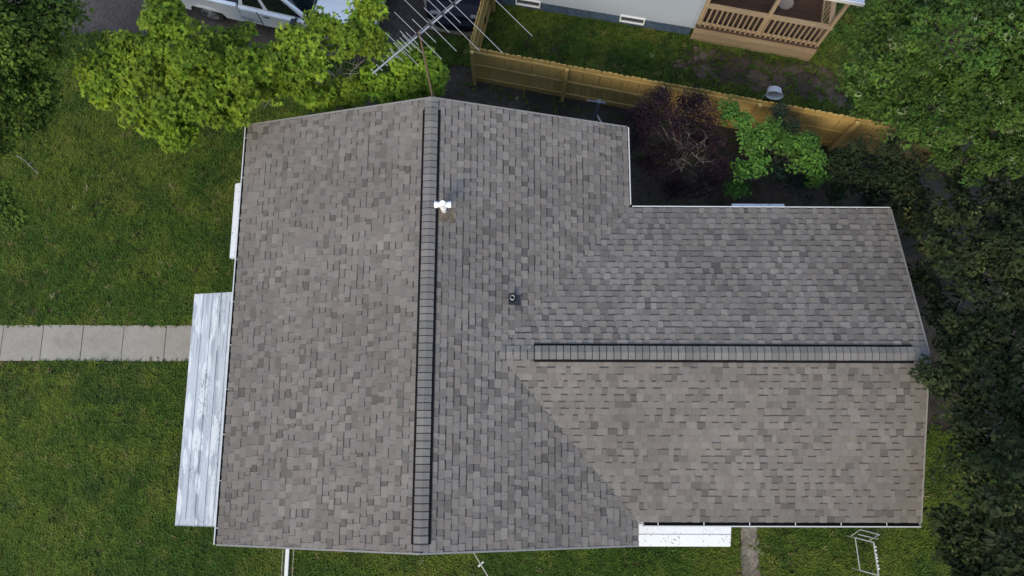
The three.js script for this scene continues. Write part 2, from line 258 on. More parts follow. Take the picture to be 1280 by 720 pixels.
function slope(name, label, O, U, V, regions, seed) {   // O a corner of the eave, U along it, V up the slope, regions convex in (u, v)
  O = new THREE.Vector3(...O); U = new THREE.Vector3(...U).normalize(); V = new THREE.Vector3(...V).normalize();
  const N = new THREE.Vector3().crossVectors(U, V).normalize(); if (N.y < 0) N.negate();
  const pt = (u, v, h) => [O.x + U.x * u + V.x * v + N.x * h, O.y + U.y * u + V.y * v + N.y * h, O.z + U.z * u + V.z * v + N.z * h];
  const want = N.toArray(), deck = new MB();
  for (const g of regions) { deck.poly(g.map((q) => pt(q[0], q[1], 0)), g, want).poly(g.map((q) => pt(q[0], q[1], -0.05)), g, N.clone().negate().toArray()); g.forEach((a, i) => { const b = g[(i + 1) % g.length]; deck.poly([pt(a[0], a[1], 0), pt(b[0], b[1], 0), pt(b[0], b[1], -0.05), pt(a[0], a[1], -0.05)]); }); }
  const root = hpart(name, deck, feltMat); root.userData.label = label;
  const us = regions.flat().map((q) => q[0]), vs = regions.flat().map((q) => q[1]), u0 = Math.min(...us), u1 = Math.max(...us), vmax = Math.max(...vs), rows = Math.round(vmax / 0.1435), e = vmax / rows, r = mulberry(seed);
  for (let k = 0; k < rows; k++) {
    let u = u0 - 0.3 * r(), tab = r() < 0.5, last = -1; const v0 = k * e, v1 = v0 + e, wob = () => (r() - 0.5) * 0.006;
    while (u < u1) {
      const w = tab ? 0.09 + 0.14 * r() : 0.08 + 0.13 * r(), tone = fbm(u * 0.6, v0 * 0.6, seed, 3), pick = Math.min(SH.length - 1, Math.floor(Math.pow(r(), 0.95) * SH.length));
      let c = mul3(SH[pick], 0.90 + 0.2 * r()); c = mix3(c, [0.190, 0.170, 0.150], 0.57); c = [c[0] * 1.05, c[1] * 1.02, c[2] * 0.98]; c = mul3(c, 0.80 + 0.4 * tone + (tab ? 0.05 : -0.06)); if (r() < 0.09) c = mul3(c, 0.70);
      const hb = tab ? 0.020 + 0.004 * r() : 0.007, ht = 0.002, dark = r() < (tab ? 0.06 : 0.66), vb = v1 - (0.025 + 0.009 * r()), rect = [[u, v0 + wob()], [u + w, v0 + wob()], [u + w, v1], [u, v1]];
      for (const g of regions) {
        const p = clipTo(rect, g); if (p.length < 3 || polyArea(p) < 0.0006) continue;
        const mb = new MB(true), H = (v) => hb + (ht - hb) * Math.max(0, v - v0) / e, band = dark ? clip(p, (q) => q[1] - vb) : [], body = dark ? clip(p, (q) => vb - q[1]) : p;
        if (body.length > 2) { mb.col = c; mb.poly(body.map((q) => pt(q[0], q[1], H(q[1]))), body, want); }
        if (band.length > 2 && polyArea(band) > 1e-5) { mb.col = [0.056, 0.052, 0.050]; mb.poly(band.map((q) => pt(q[0], q[1], H(q[1]))), band, want); }  // printed shadow band, widened so its colour also carries the butt shade
        mb.col = mul3(c, 0.7);
        p.forEach((a, i) => { const b = p[(i + 1) % p.length]; if (a[1] > v1 - 1e-4 && b[1] > v1 - 1e-4) return; mb.poly([pt(a[0], a[1], H(a[1])), pt(b[0], b[1], H(b[1])), pt(b[0], b[1], 0), pt(a[0], a[1], 0)], [a, b, b, a]); });
        const cen = p.reduce((s, q) => [s[0] + q[0] / p.length, s[1] + q[1] / p.length], [0, 0]), C = new THREE.Vector3(...pt(cen[0], cen[1], 0)), view = C.clone().sub(camera.position), dist = view.length();
        allShingles.push({ mb, root, C, size: polyArea(p) * Math.abs(view.normalize().dot(N)) / (dist * dist) });
      }
      u += w; tab = !tab;
    }
  }
  return root;
}
const GI = 0.03;    // the shingles stop a little inside the outer gutter line
const mainLen = Math.hypot(X1 - XM, RISE), wingLen = Math.hypot(ZM - Z2, WRISE), L = Z1 - Z0;
const vJ = mainLen * (X1 - XJ) / (X1 - XM);
slope('roof_slope', 'long west roof slope', [X0, EAVE, Z0], [0, 0, 1], [XM - X0, RISE, 0], [[[0, 0], [L, 0], [L, mainLen], [0, mainLen]]], 301);
slope('roof_slope', 'east roof slope cut by two valleys', [X1, EAVE, Z0], [0, 0, 1], [XM - X1, RISE, 0], [[[0, vJ], [L, vJ], [L, mainLen], [0, mainLen]], [[0, 0], [Z2 - Z0, 0], [ZM - Z0, vJ], [0, vJ]], [[Z3 - Z0, 0], [L, 0], [L, vJ], [ZM - Z0, vJ]]], 302);
slope('roof_slope', 'north slope of the lower wing', [X1, EAVE, Z2], [1, 0, 0], [0, WRISE, ZM - Z2], [[[0, 0], [X2 - X1, 0], [X2 - X1, wingLen], [XJ - X1, wingLen]]], 303);
slope('roof_slope', 'south slope of the lower wing', [X1, EAVE, Z3], [1, 0, 0], [0, WRISE, ZM - Z3], [[[0, 0], [X2 - X1, 0], [X2 - X1, wingLen], [XJ - X1, wingLen]]], 304);
{ // the 300 shingles that show largest are pieces of their own, the rest is joined by slope
  allShingles.sort((a, b) => b.size - a.size);
  const rest = new Map();
  allShingles.forEach((s, i) => {
    if (i < 300) { for (let k = 0; k < s.mb.p.length; k += 3) { s.mb.p[k] -= s.C.x; s.mb.p[k + 1] -= s.C.y; s.mb.p[k + 2] -= s.C.z; } part(s.root, 'shingle', s.mb, shingleMat, [s.C.x - HP.x, s.C.y, s.C.z - HP.z]); return; }
    if (!rest.has(s.root)) rest.set(s.root, new MB(true));
    const t = rest.get(s.root); for (const k of ['p', 'n', 't', 'c']) for (const x of s.mb[k]) t[k].push(x);
  });
  for (const [root, mb] of rest) { const m = hpart('shingles', mb, shingleMat, root); m.userData.kind = 'stuff'; }
}
// ridges: black vent body with a cap shingle every 15 cm
const ventMat = new THREE.MeshPhysicalMaterial({ color: lin(0.010, 0.010, 0.011), roughness: 1, specularIntensity: 0.1, side: THREE.DoubleSide });
function ridge(A, dir, run, side, rise, half, v0, v1, seed) {   // A start on the ridge, dir along it, side across it, rise per metre across
  const r = mulberry(seed), D = new THREE.Vector3(...dir), S = new THREE.Vector3(...side), O = new THREE.Vector3(...A), k = Math.hypot(1, rise);
  const P = (t, s, h) => { const d = Math.abs(s) / k; return [O.x + D.x * t + S.x * Math.sign(s) * d, O.y - d * rise + h, O.z + D.z * t + S.z * Math.sign(s) * d]; };
  const step = 0.146; v0 = Math.round(v0 / step) * step + 0.012; v1 = Math.round(v1 / step) * step;
  const vent = new MB(), W = 0.196;
  for (const sg of [-1, 1]) {
    const sec = [[0, 0.034], [sg * W, 0.030], [sg * W, 0.002], [0, 0.004]];
    for (let i = 0; i < 3; i++) vent.poly([P(v0, ...sec[i]), P(v1, ...sec[i]), P(v1, ...sec[i + 1]), P(v0, ...sec[i + 1])], null, i === 0 ? [0, 1, 0] : i === 1 ? [S.x * sg, 0, S.z * sg] : [0, -1, 0]);
    vent.poly(sec.map((q) => P(v0, ...q))); vent.poly(sec.map((q) => P(v1, ...q)));
  }
  const root = hpart('ridge_vent', vent, ventMat); root.userData.label = 'black ridge vent under a row of cap shingles';
  const B = 0.146;
  for (let t = 0.0; t < run - 0.02; t += step) {
    const onVent = t >= v0 - 0.02 && t + step <= v1 + 0.02, base = onVent ? 0.036 : 0.006, len = Math.min(step + 0.012, run - t), mb = new MB(true), tone = 0.80 + 0.25 * r(), h0 = base + 0.002, h1 = base + 0.019;
    mb.col = mul3(mix3([0.185, 0.176, 0.166], [0.20, 0.184, 0.168], r()), tone);
    const skew = (r() - 0.5) * 0.006;
    for (const sg of [-1, 1]) {
      const a = P(t, sg * 1e-5, h0), b = P(t, sg * B + skew, h0), c = P(t + len, sg * B + skew, h1), d = P(t + len, sg * 1e-5, h1);
      const e = 0.030 / len, b2 = lerp3(b, c, e), a2 = lerp3(a, d, e);   // dark strip painted at the lap as the shadow line of the butt
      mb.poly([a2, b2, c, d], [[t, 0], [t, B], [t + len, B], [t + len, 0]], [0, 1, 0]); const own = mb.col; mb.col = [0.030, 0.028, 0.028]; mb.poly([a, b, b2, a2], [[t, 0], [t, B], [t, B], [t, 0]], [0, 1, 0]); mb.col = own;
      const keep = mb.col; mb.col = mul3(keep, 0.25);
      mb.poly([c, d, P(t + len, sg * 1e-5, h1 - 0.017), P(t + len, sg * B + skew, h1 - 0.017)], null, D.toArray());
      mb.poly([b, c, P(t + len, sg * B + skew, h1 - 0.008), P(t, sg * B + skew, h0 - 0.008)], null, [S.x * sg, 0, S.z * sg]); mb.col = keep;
    }
    const C = P(t + len / 2, 0, base); for (let i = 0; i < mb.p.length; i += 3) { mb.p[i] -= C[0]; mb.p[i + 1] -= C[1]; mb.p[i + 2] -= C[2]; }
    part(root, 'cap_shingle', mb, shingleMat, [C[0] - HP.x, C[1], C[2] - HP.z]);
  }
  return root;
}
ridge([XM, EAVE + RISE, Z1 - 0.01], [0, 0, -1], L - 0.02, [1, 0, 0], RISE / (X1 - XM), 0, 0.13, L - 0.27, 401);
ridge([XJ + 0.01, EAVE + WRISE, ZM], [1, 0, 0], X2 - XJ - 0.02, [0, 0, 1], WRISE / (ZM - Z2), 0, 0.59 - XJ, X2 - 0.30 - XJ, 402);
// metal edge along the rakes
function rake(a, b, out, name = 'rake_edge') {
  const A = new THREE.Vector3(...a), B = new THREE.Vector3(...b), d = B.clone().sub(A), len = d.length(); d.normalize();
  const o = new THREE.Vector3(...out), n = new THREE.Vector3().crossVectors(o, d).normalize(); if (n.y < 0) n.negate();
  const m = M4().makeBasis(d, n, o), c = A.clone().add(B).multiplyScalar(0.5).addScaledVector(o, 0.011).addScaledVector(n, -0.052), mb = new MB();
  mb.box(c.x, c.y, c.z, len, 0.13, 0.020, m); const t = A.clone().add(B).multiplyScalar(0.5).addScaledVector(o, 0.004).addScaledVector(n, 0.0145); mb.box(t.x, t.y, t.z, len, 0.003, 0.036, m);
  hpart(name, mb, trimMat);
}
for (const [z, o] of [[Z0, -1], [Z1, 1]]) { rake([X0, EAVE, z], [XM, EAVE + RISE, z], [0, 0, o]); rake([X1, EAVE, z], [XM, EAVE + RISE, z], [0, 0, o]); }
rake([X2, EAVE, Z2], [X2, EAVE + WRISE, ZM], [1, 0, 0]); rake([X2, EAVE, Z3], [X2, EAVE + WRISE, ZM], [1, 0, 0]);
// gutters
const gutterMat = mat([0.50, 0.50, 0.48], 0.5);
function gutter(a, b, out, gap, label) {   // along the eave from a to b, gap: how far the lip stands off the shingles
  const A = new THREE.Vector3(...a), B = new THREE.Vector3(...b), d = B.clone().sub(A), len = d.length(); d.normalize(); const o = new THREE.Vector3(...out), m = M4().makeBasis(d, new THREE.Vector3(0, 1, 0), new THREE.Vector3().crossVectors(d, new THREE.Vector3(0, 1, 0)));
  const g = new MB(), mid = A.clone().add(B).multiplyScalar(0.5), put = (mb, s, h, w, t, l = len, at0 = mid) => { const c = at0.clone().addScaledVector(o, s); mb.box(c.x, c.y + h, c.z, l, t, w, m); };
  put(g, gap, -0.075, 0.004, 0.13); put(g, gap - 0.010, -0.004, 0.024, 0.012); put(g, gap - 0.055, -0.140, 0.114, 0.004); put(g, gap - 0.112, -0.08, 0.004, 0.12);
  for (const e of [A, B]) put(g, gap - 0.055, -0.075, 0.106, 0.126, 0.004, e.clone().addScaledVector(d, e === A ? 0.003 : -0.003));
  const root = hpart('gutter', g, gutterMat); root.userData.label = label;
  const lit = new MB(); put(lit, gap - 0.056, -0.095, 0.104, 0.006, len - 0.012); hpart('gutter_litter', lit, grimeMat, root);
  for (let t = 0.3; t < len - 0.15; t += 0.95) { const h = new MB(); put(h, gap - 0.05, -0.012, 0.092, 0.006, 0.018, A.clone().addScaledVector(d, t)); hpart('hanger', h, gutterMat, root); }
}
gutter([X0, EAVE, Z0], [X0, EAVE, Z1], [-1, 0, 0], 0.070, 'white gutter along the west eave');
gutter([X1, EAVE, Z0], [X1, EAVE, Z2 - 0.09], [1, 0, 0], 0.045, 'white gutter on the short east eave');
gutter([X1 + 0.07, EAVE, Z2], [X2, EAVE, Z2], [0, 0, -1], 0.050, 'white gutter along the north eave of the wing');
gutter([X1 + 0.12, EAVE, Z3], [X2, EAVE, Z3], [0, 0, 1], 0.095, 'open gutter with dark litter along the south eave of the wing');
// walls (lap siding), foundation
const sidingMat = mat([0.50, 0.50, 0.47], 0.7), blockMat = soilMat([0.16, 0.155, 0.145], [0.24, 0.23, 0.21], 85);
{
  const OV = 0.38, w = new MB(), f = new MB();
  const rects = [[X0 + OV, X1 - OV, Z0 + OV, Z1 - OV], [X1 - OV, X2 - OV, Z2 + OV, Z3 - OV]];
  rects.forEach(([a, b, c, d], k) => {
    f.box((a + b) / 2, 0.225, (c + d) / 2, b - a + 0.04, 0.45, d - c + 0.04 - k * 0.002);
    for (let y = 0.45; y < EAVE - 0.1; y += 0.2) { const t = Math.min(0.2, EAVE - 0.06 - y); w.box((a + b) / 2, y + t / 2, (c + d) / 2, b - a + (k ? 0.02 : 0.024), t - 0.006, d - c + 0.02); w.box((a + b) / 2, y + t - 0.003, (c + d) / 2, b - a, 0.006, d - c - 0.004); }
  });
  for (const [z, s] of [[Z0 + OV, -1], [Z1 - OV, 1]]) w.poly([[X0 + OV, EAVE + 0.02, z], [X1 - OV, EAVE + 0.02, z], [X1 - OV, EAVE + OV * 0.346 - 0.1, z], [XM, EAVE + RISE - 0.1, z], [X0 + OV, EAVE + OV * 0.346 - 0.1, z]], null, [0, 0, s]);
  w.poly([[X2 - OV, EAVE + 0.02, Z2 + OV], [X2 - OV, EAVE + 0.02, Z3 - OV], [X2 - OV, EAVE + OV * 0.3 - 0.1, Z3 - OV], [X2 - OV, EAVE + WRISE - 0.1, ZM], [X2 - OV, EAVE + OV * 0.3 - 0.1, Z2 + OV]], null, [1, 0, 0]);
  hpart('foundation', f, blockMat); hpart('wall', w, sidingMat);
  const glass = mat([0.02, 0.025, 0.03], 0.08);
  const opening = (name, x, y, z, wd, ht, nx, nz) => { // a framed window or door on a wall that faces nx, nz
    const fr = new MB(), T = 0.07, bx = (du, dy, su, sy, dep, dn) => nx ? [x + nx * dn, y + dy, z + du, dep, sy, su] : [x + du, y + dy, z + nz * dn, su, sy, dep];
    for (const s of [-1, 1]) { fr.box(...bx(s * (wd / 2 - T / 2), 0, T, ht, 0.06, 0.03)); fr.box(...bx(0, s * (ht / 2 - T / 2), wd - 2 * T, T, 0.06, 0.03)); }
    const root = hpart(name, fr, whiteMetal); const p = new MB(); p.box(...bx(0, 0, wd - 2 * T, ht - 2 * T, 0.02, 0.02)); hpart(name === 'door' ? 'door_leaf' : 'pane', p, name === 'door' ? mat([0.25, 0.05, 0.04], 0.5) : glass, root);
  };
  opening('window', X0 + OV, 1.7, -5.35, 1.3, 1.1, -1, 0); opening('window', X0 + OV, 1.65, 0.3, 1.4, 1.2, -1, 0); opening('door', X0 + OV, 1.5, -2.75, 0.95, 2.05, -1, 0);
  opening('door', 3.75, 1.5, Z3 - OV, 0.95, 2.05, 0, 1); opening('window', 6.6, 1.7, Z3 - OV, 1.1, 1.0, 0, 1); opening('window', 5.9, 1.75, Z2 + OV, 1.0, 1.0, 0, -1); opening('window', X2 - OV, 1.75, ZM, 1.2, 1.0, 1, 0);
}
// painted metal awnings
const awnMap = colorTex(512, 1536, (u, v) => {   // white paint worn through along the rolled ribs
  const x = u * 1.6, y = v * 5.1, streak = fbm(x * 22, y * 0.9, 221, 4), band = fbm(x * 5, y * 0.5, 223, 3), fleck = fbm(x * 60, y * 22, 225, 2), patch = fbm(x * 9, y * 2.4, 227, 4);
  let c = mix3([0.40, 0.43, 0.46], [0.27, 0.295, 0.32], smooth(0.42, 0.70, streak * 0.6 + band * 0.4));
  c = mix3(c, [0.56, 0.58, 0.59], 0.85 * smooth(0.53, 0.60, patch * 0.6 + streak * 0.4)); c = mix3(c, [0.20, 0.215, 0.23], 0.8 * smooth(0.64, 0.74, fleck * 0.6 + fbm(x * 4, y * 2, 228, 3) * 0.4));
  return mul3(c, 0.93 + 0.14 * fbm(x * 90, y * 90, 224, 2));
}, 1 / 1.6, 1 / 5.1);
awnMap.offset.set(7.2 / 1.6, 3.6 / 5.1);
const awnMat = new THREE.MeshStandardMaterial({ map: awnMap, roughness: 0.5, side: THREE.DoubleSide });
const cleanMap = colorTex(512, 512, (u, v) => { const f = fbm(u * 50, v * 50, 231, 3), b = fbm(u * 5, v * 5, 233, 3); return mix3([0.62, 0.64, 0.66], [0.12, 0.12, 0.12], smooth(0.66, 0.74, f * 0.72 + b * 0.28) * 0.9); }, 0.8, 0.8);
const cleanAwnMat = new THREE.MeshStandardMaterial({ map: cleanMap, roughness: 0.45, side: THREE.DoubleSide });
function awning(name, label, wall, outer, a, b, hIn, hOut, axis, material, ribs, drop = 0.10) {   // between wall and outer (across), a..b (along)
  const P = (s, h, t) => (axis === 'x' ? [s, h, t] : [t, h, s]), mb = new MB(), n = ribs, dir = Math.sign(outer - wall);
  const up = [0, 1, 0]; let prev = null; const prof = [];
  for (let i = 0; i <= n; i++) { const t = i / n, s = wall + (outer - wall) * t, h = hIn + (hOut - hIn) * t; if (i > 0 && i < n) { prof.push([s - dir * 0.012, h + 0.001], [s - dir * 0.006, h + 0.016], [s + dir * 0.006, h + 0.016], [s + dir * 0.012, h - 0.001]); } else prof.push([s, h]); }
  prof.push([outer + dir * 0.022, hOut - 0.02], [outer + dir * 0.026, hOut - drop], [outer + dir * 0.016, hOut - drop], [outer - dir * 0.01, hOut - 0.03], [wall, hIn - 0.03]);
  for (let i = 0; i + 1 < prof.length; i++) { const [s0, h0] = prof[i], [s1, h1] = prof[i + 1], o = axis === 'x' ? [h0 - h1, s1 - s0, 0] : [0, s1 - s0, h0 - h1]; mb.poly([P(s0, h0, a), P(s1, h1, a), P(s1, h1, b), P(s0, h0, b)], [[s0, a], [s1, a], [s1, b], [s0, b]], i < prof.length - 3 ? [axis === 'x' ? dir * 0.3 : 0, 1, axis === 'x' ? 0 : dir * 0.3] : [0, -1, 0]); }
  for (const e of [a, b]) { const k = e === a ? -1 : 1; mb.poly([P(wall, hIn + 0.012, e + k * 0.004), P(outer, hOut + 0.012, e + k * 0.004), P(outer, hOut - drop, e + k * 0.004), P(wall, hIn - 0.10, e + k * 0.004)]); mb.poly([P(wall, hIn + 0.012, e), P(outer, hOut + 0.012, e), P(outer, hOut + 0.012, e + k * 0.004), P(wall, hIn + 0.012, e + k * 0.004)]); }
  const root = hpart(name, mb, material); root.userData.label = label; return root;
}
{
  const porch = awning('porch_roof', 'long weathered white metal porch roof', X0 + 0.38, -7.09, -3.57, 1.485, 2.72, 2.30, 'x', awnMat, 7, 0.14);
  const posts = new MB(); for (const z of [-3.35, -0.95, 1.28]) hpart('porch_post', new MB().box(-6.92, 1.22, z, 0.09, 2.04, 0.09), whiteMetal, porch);
  hpart('porch_floor', new MB().box(-6.28, 0.10, -1.05, 1.46, 0.20, 4.9), concreteMat);
  awning('awning', 'small white window awning on the west wall', X0 + 0.38, -6.35, -6.20, -4.42, 2.62, 2.32, 'x', cleanAwnMat, 4, 0.12);
  awning('awning', 'bright white awning over the south door', Z3 - 0.38, 1.872, 2.83, 4.80, 2.64, 2.32, 'z', cleanAwnMat, 4, 0.06);
  awning('awning', 'small white awning barely showing past the north eave', Z2 + 0.38, -5.76, 5.24, 6.46, 2.60, 2.32, 'z', cleanAwnMat, 4, 0.10);
}
// roof fittings
const roofY = (x, z) => EAVE + RISE * (1 - Math.abs(x - XM) / (X1 - XM));
{
  const pvc = mat([0.80, 0.80, 0.79], 0.35), x = -1.30, z = -4.93, y = roofY(x, z), sl = Math.atan2(RISE, X1 - XM);
  const v = new MB().bar([x, y, z], [x, y + 0.36, z], 0.055, 0.055, 16).bar([x, y + 0.20, z], [x, y + 0.245, z], 0.066, 0.066, 16);
  const root = hpart('vent_pipe', v, pvc); root.userData.label = 'white plastic vent pipe with a tee on top';
  hpart('pipe_tee', new MB().bar([x - 0.165, y + 0.40, z], [x + 0.165, y + 0.40, z], 0.056, 0.056, 16).bar([x - 0.168, y + 0.40, z], [x - 0.10, y + 0.40, z], 0.068, 0.068, 16).bar([x + 0.10, y + 0.40, z], [x + 0.168, y + 0.40, z], 0.068, 0.068, 16), pvc, root);
  hpart('pipe_cap', new MB().bar([x, y + 0.44, z], [x, y + 0.50, z], 0.068, 0.06, 16), pvc, root);
  const rust = soilMat([0.07, 0.048, 0.03], [0.17, 0.14, 0.10], 241, 50), m = M4().makeRotationZ(-sl);
  hpart('flashing', new MB().box(x + 0.05, y + 0.010 - 0.05 * Math.tan(sl), z + 0.10, 0.34, 0.012, 0.30, m), rust, root).userData.label = 'rusty brown metal flashing plate';
  const bx = 0.13, bz = -3.16, by = roofY(bx, bz), black = mat([0.012, 0.012, 0.014], 0.5);
  const b = hpart('plumbing_vent', new MB().box(bx + 0.03, by + 0.014, bz, 0.26, 0.008, 0.22, m).bar([bx - 0.02, by, bz - 0.02], [bx - 0.02, by + 0.10, bz - 0.02], 0.085, 0.056, 16), black); b.userData.label = 'black rubber boot round a grey plumbing vent pipe';
  const pm = new THREE.LatheGeometry([[0.040, 0], [0.040, 0.20], [0.050, 0.20], [0.050, 0]].map((q) => new THREE.Vector2(...q)), 18).translate(bx - 0.02, by, bz - 0.02);
  hpart('pipe', new MB().add(pm), mat([0.45, 0.45, 0.44], 0.5), b);
}
// downspout running out on the grass beside the south-west corner, on a splash block
{
  const d = hpart('downspout', new MB().box(-5.235, 1.6, 1.46, 0.075, 2.6, 0.055).box(-5.22, 0.13, 2.28, 0.085, 0.06, 1.62).box(-5.235, 0.23, 1.49, 0.075, 0.16, 0.09), whiteMetal); d.userData.label = 'white downspout lying out over the grass';
  const splash = thing('splash_block', 'grey concrete splash block under the white downspout on the grass', 'splash block', [-5.215, 0, 2.45]);
  part(splash, 'tray', new MB().box(0, 0.03, 0, 0.24, 0.03, 1.1), concreteMat); for (const s of [-1, 1]) part(splash, 'side_rim', new MB().box(s * 0.130, 0.045, 0, 0.022, 0.09, 1.12), concreteMat);
}

// ---------------------------------------------------------------- television aerial on a mast at the north gable
{
  const h = 6.9, mx = XM, mz = Z0 - 0.09, t = thing('tv_antenna', 'large aluminium television aerial on a thin rusty mast at the gable', 'antenna', [mx, EAVE + 0.6, mz]);
  const y0 = EAVE + 0.6, alu = mat([0.34, 0.34, 0.34], 0.45, { metalness: 0.25 }), rust = mat([0.16, 0.105, 0.07], 0.75);
  part(t, 'mast', new MB().bar([0, 0, 0], [0, h + 0.12 - y0, 0], 0.019, 0.019, 10), rust);
  for (const y of [0.25, 0.75]) part(t, 'mast_bracket', new MB().box(0, y, 0.05, 0.12, 0.05, 0.14), rust);
  const A = at(466, 92, h), B = at(575, 0, h), d = B.clone().sub(A).setY(0).normalize(), n = new THREE.Vector3(-d.z, 0, d.x), base = new THREE.Vector3(mx, y0, mz);
  const on = (s, k, dy = 0) => A.clone().addScaledVector(d, s).addScaledVector(n, k).add(new THREE.Vector3(0, dy, 0)).sub(base).toArray();
  const bm = M4().makeBasis(d, new THREE.Vector3(0, 1, 0), new THREE.Vector3().crossVectors(d, new THREE.Vector3(0, 1, 0))), mid = on(1.55, 0);
  part(t, 'boom', new MB().box(mid[0], mid[1], mid[2], 3.1, 0.024, 0.024, bm), alu);
  const el = [[0.70, 0.44], [1.09, 0.64], [1.39, 0.71], [1.70, 0.99], [1.98, 1.30], [2.60, 1.43]];
  for (const [s, k] of el) for (const g of [-1, 1]) part(t, 'element', new MB().bar(on(s, g * 0.03, 0.02), on(s, g * k, 0.02 - 0.02 * k), 0.006, 0.0055, 6), alu);
  for (const [s, k] of [[1.24, 0.32], [1.55, 0.34], [1.83, 0.34], [0.92, 0.30], [0.56, 0.17]]) part(t, 'element', new MB().bar(on(s, -k, -0.012), on(s, k, -0.012), 0.0065, 0.0065, 6), alu);
  for (const s of [0.66, 0.74, 0.81, 0.88, 0.96]) part(t, 'element', new MB().bar(on(s, -0.17, 0.05), on(s, 0.17, 0.05), 0.006, 0.006, 6), alu);
  for (const s of [0.03, 0.16, 0.29, 0.42, 0.52]) part(t, 'director', new MB().bar(on(s, -0.075, 0.018), on(s, 0.075, 0.018), 0.006, 0.006, 6).bar(on(s, -0.078, 0.018), on(s, -0.062, 0.018), 0.011, 0.011, 6).bar(on(s, 0.062, 0.018), on(s, 0.078, 0.018), 0.011, 0.011, 6), alu);
  for (const s of [1.09, 1.39, 1.70, 1.98, 2.30]) { const c = on(s, 0, 0.022); part(t, 'insulator', new MB().box(c[0], c[1], c[2], 0.05, 0.03, 0.075, bm), mat([0.02, 0.02, 0.02], 0.6)); }
  for (const g of [-1, 1]) part(t, 'feed_line', new MB().bar(on(0.62, g * 0.03, 0.03), on(3.0, g * 0.03, 0.03), 0.004, 0.004, 5), alu);
}
// ---------------------------------------------------------------- service cable off the south gable
{
  const y = 3.85, a = at(590, 690, y), c = thing('service_cable', 'pale overhead cable with clip insulators leaving the south gable', 'cable', [a.x, y, a.z - 0.04]);
  const end = at(660, 795, 5.2).setY(5.2), dirv = new THREE.Vector3(0.50, 0.04, 0.78).normalize(), far = dirv.clone().multiplyScalar(14); far.y = 1.6;
  const pts = []; for (let i = 0; i <= 14; i++) { const t = i / 14; pts.push(new THREE.Vector3(far.x * t, far.y * t - 1.2 * t * (1 - t), far.z * t)); }
  part(c, 'wire', new MB().add(new THREE.TubeGeometry(new THREE.CatmullRomCurve3(pts), 60, 0.011, 6)), mat([0.40, 0.38, 0.30], 0.6));
  const on = (d) => [dirv.x * d, -0.05 * d, dirv.z * d], w = mat([0.62, 0.62, 0.55], 0.4);
  part(c, 'insulator', new MB().bar([on(0.32)[0] + 0.05, -0.02, on(0.32)[2] - 0.045], [on(0.32)[0] - 0.05, -0.02, on(0.32)[2] + 0.045], 0.020, 0.020, 8), w);
  part(c, 'insulator', new MB().bar([0.33, 0.05, -0.02], [0.33, -0.06, 0.03], 0.022, 0.022, 8), w); part(c, 'bracket', new MB().bar([-0.02, 0, -0.02], [0.36, -0.02, -0.02], 0.008, 0.008, 6), w);
  const px = a.x + far.x, pz = a.z + far.z; const pole = thing('utility_pole', 'brown wooden utility pole holding the far end of the cable', 'pole', [px, 0, pz + 0.13]);
  const wood = mat([0.11, 0.08, 0.055], 0.9); part(pole, 'shaft', new MB().bar([0, 0, 0], [0, 8, 0], 0.13, 0.10, 12), wood); part(pole, 'crossarm', new MB().box(0, 7.3, 0.16, 2.2, 0.10, 0.09), wood);
}

// ---------------------------------------------------------------- timber
const woodMap = (a, b, seed) => colorTex(512, 512, (u, v) => { const g = fbm(u * 6, v * 120, seed, 3), n = fbm(u * 4, v * 4, seed + 5, 4, 4), k = fbm(u * 30, v * 30, seed + 9, 2); return mul3(mix3(a, b, smooth(0.25, 0.75, g * 0.6 + n * 0.4)), 0.85 + 0.3 * k); }, 0.5, 2.2);
const woodMats = [[[0.32, 0.21, 0.058], [0.45, 0.31, 0.098]], [[0.29, 0.19, 0.056], [0.40, 0.275, 0.088]], [[0.34, 0.23, 0.072], [0.49, 0.345, 0.118]]].map(([a, b], i) => new THREE.MeshStandardMaterial({ map: woodMap(a, b, 501 + i * 7), roughness: 0.85, side: THREE.DoubleSide }));
const pick = (arr, k) => arr[k % arr.length];
function picketGeo(h, ear) { const s = new THREE.Shape([[-0.069, 0], [0.069, 0], [0.069, h - ear], [0.069 - ear, h], [-0.069 + ear, h], [-0.069, h - ear]].map((q) => new THREE.Vector2(...q))), g = new THREE.ExtrudeGeometry(s, { depth: 0.017, bevelEnabled: false }), uv = g.attributes.uv; for (let i = 0; i < uv.count; i++) uv.setXY(i, uv.getY(i), uv.getX(i)); return g; }
const pickets = [picketGeo(1.82, 0.035), picketGeo(1.805, 0.04), picketGeo(1.832, 0.032)];
function fence(name, label, pos, turn, len, postStep, first) {
  const f = thing(name, label, 'fence', pos, turn), r = mulberry(Math.round(len * 100));
  let k = 0; for (let x = 0.072; x < len; x += 0.1445, k++) { const p = part(f, 'picket', pickets[Math.floor(r() * 3)], woodMats[Math.floor(r() * 3)], [x, 0.03, -0.055 + (r() - 0.5) * 0.008]); p.rotation.z = (r() - 0.5) * 0.008; }
  for (const y of [0.30, 1.0, 1.66]) for (let x = 0; x < len - 0.1; x += postStep) { const l = Math.min(postStep, len - x); part(f, 'rail', new MB().box(x + l / 2, y, -0.012, l - 0.01, 0.088, 0.036), woodMats[Math.floor(r() * 3)]); }
  for (let x = first; x < len; x += postStep) part(f, 'post', new MB().box(x, 0.90, 0.052, 0.088, 1.80, 0.088), woodMats[Math.floor(r() * 3)]);
  return f;
}
const FC = [-0.945, -9.93];
fence('wood_fence', 'long new yellow wood fence with rails and posts facing the house', [FC[0], 0, FC[1]], LOT, 12.2, 2.42, 0.05);
fence('wood_fence', 'short wood fence return beside the dark car', [FC[0] + 0.02, 0, FC[1] - 0.08], Math.PI / 2 - 13 * Math.PI / 180, 4.2, 2.1, 2.1);

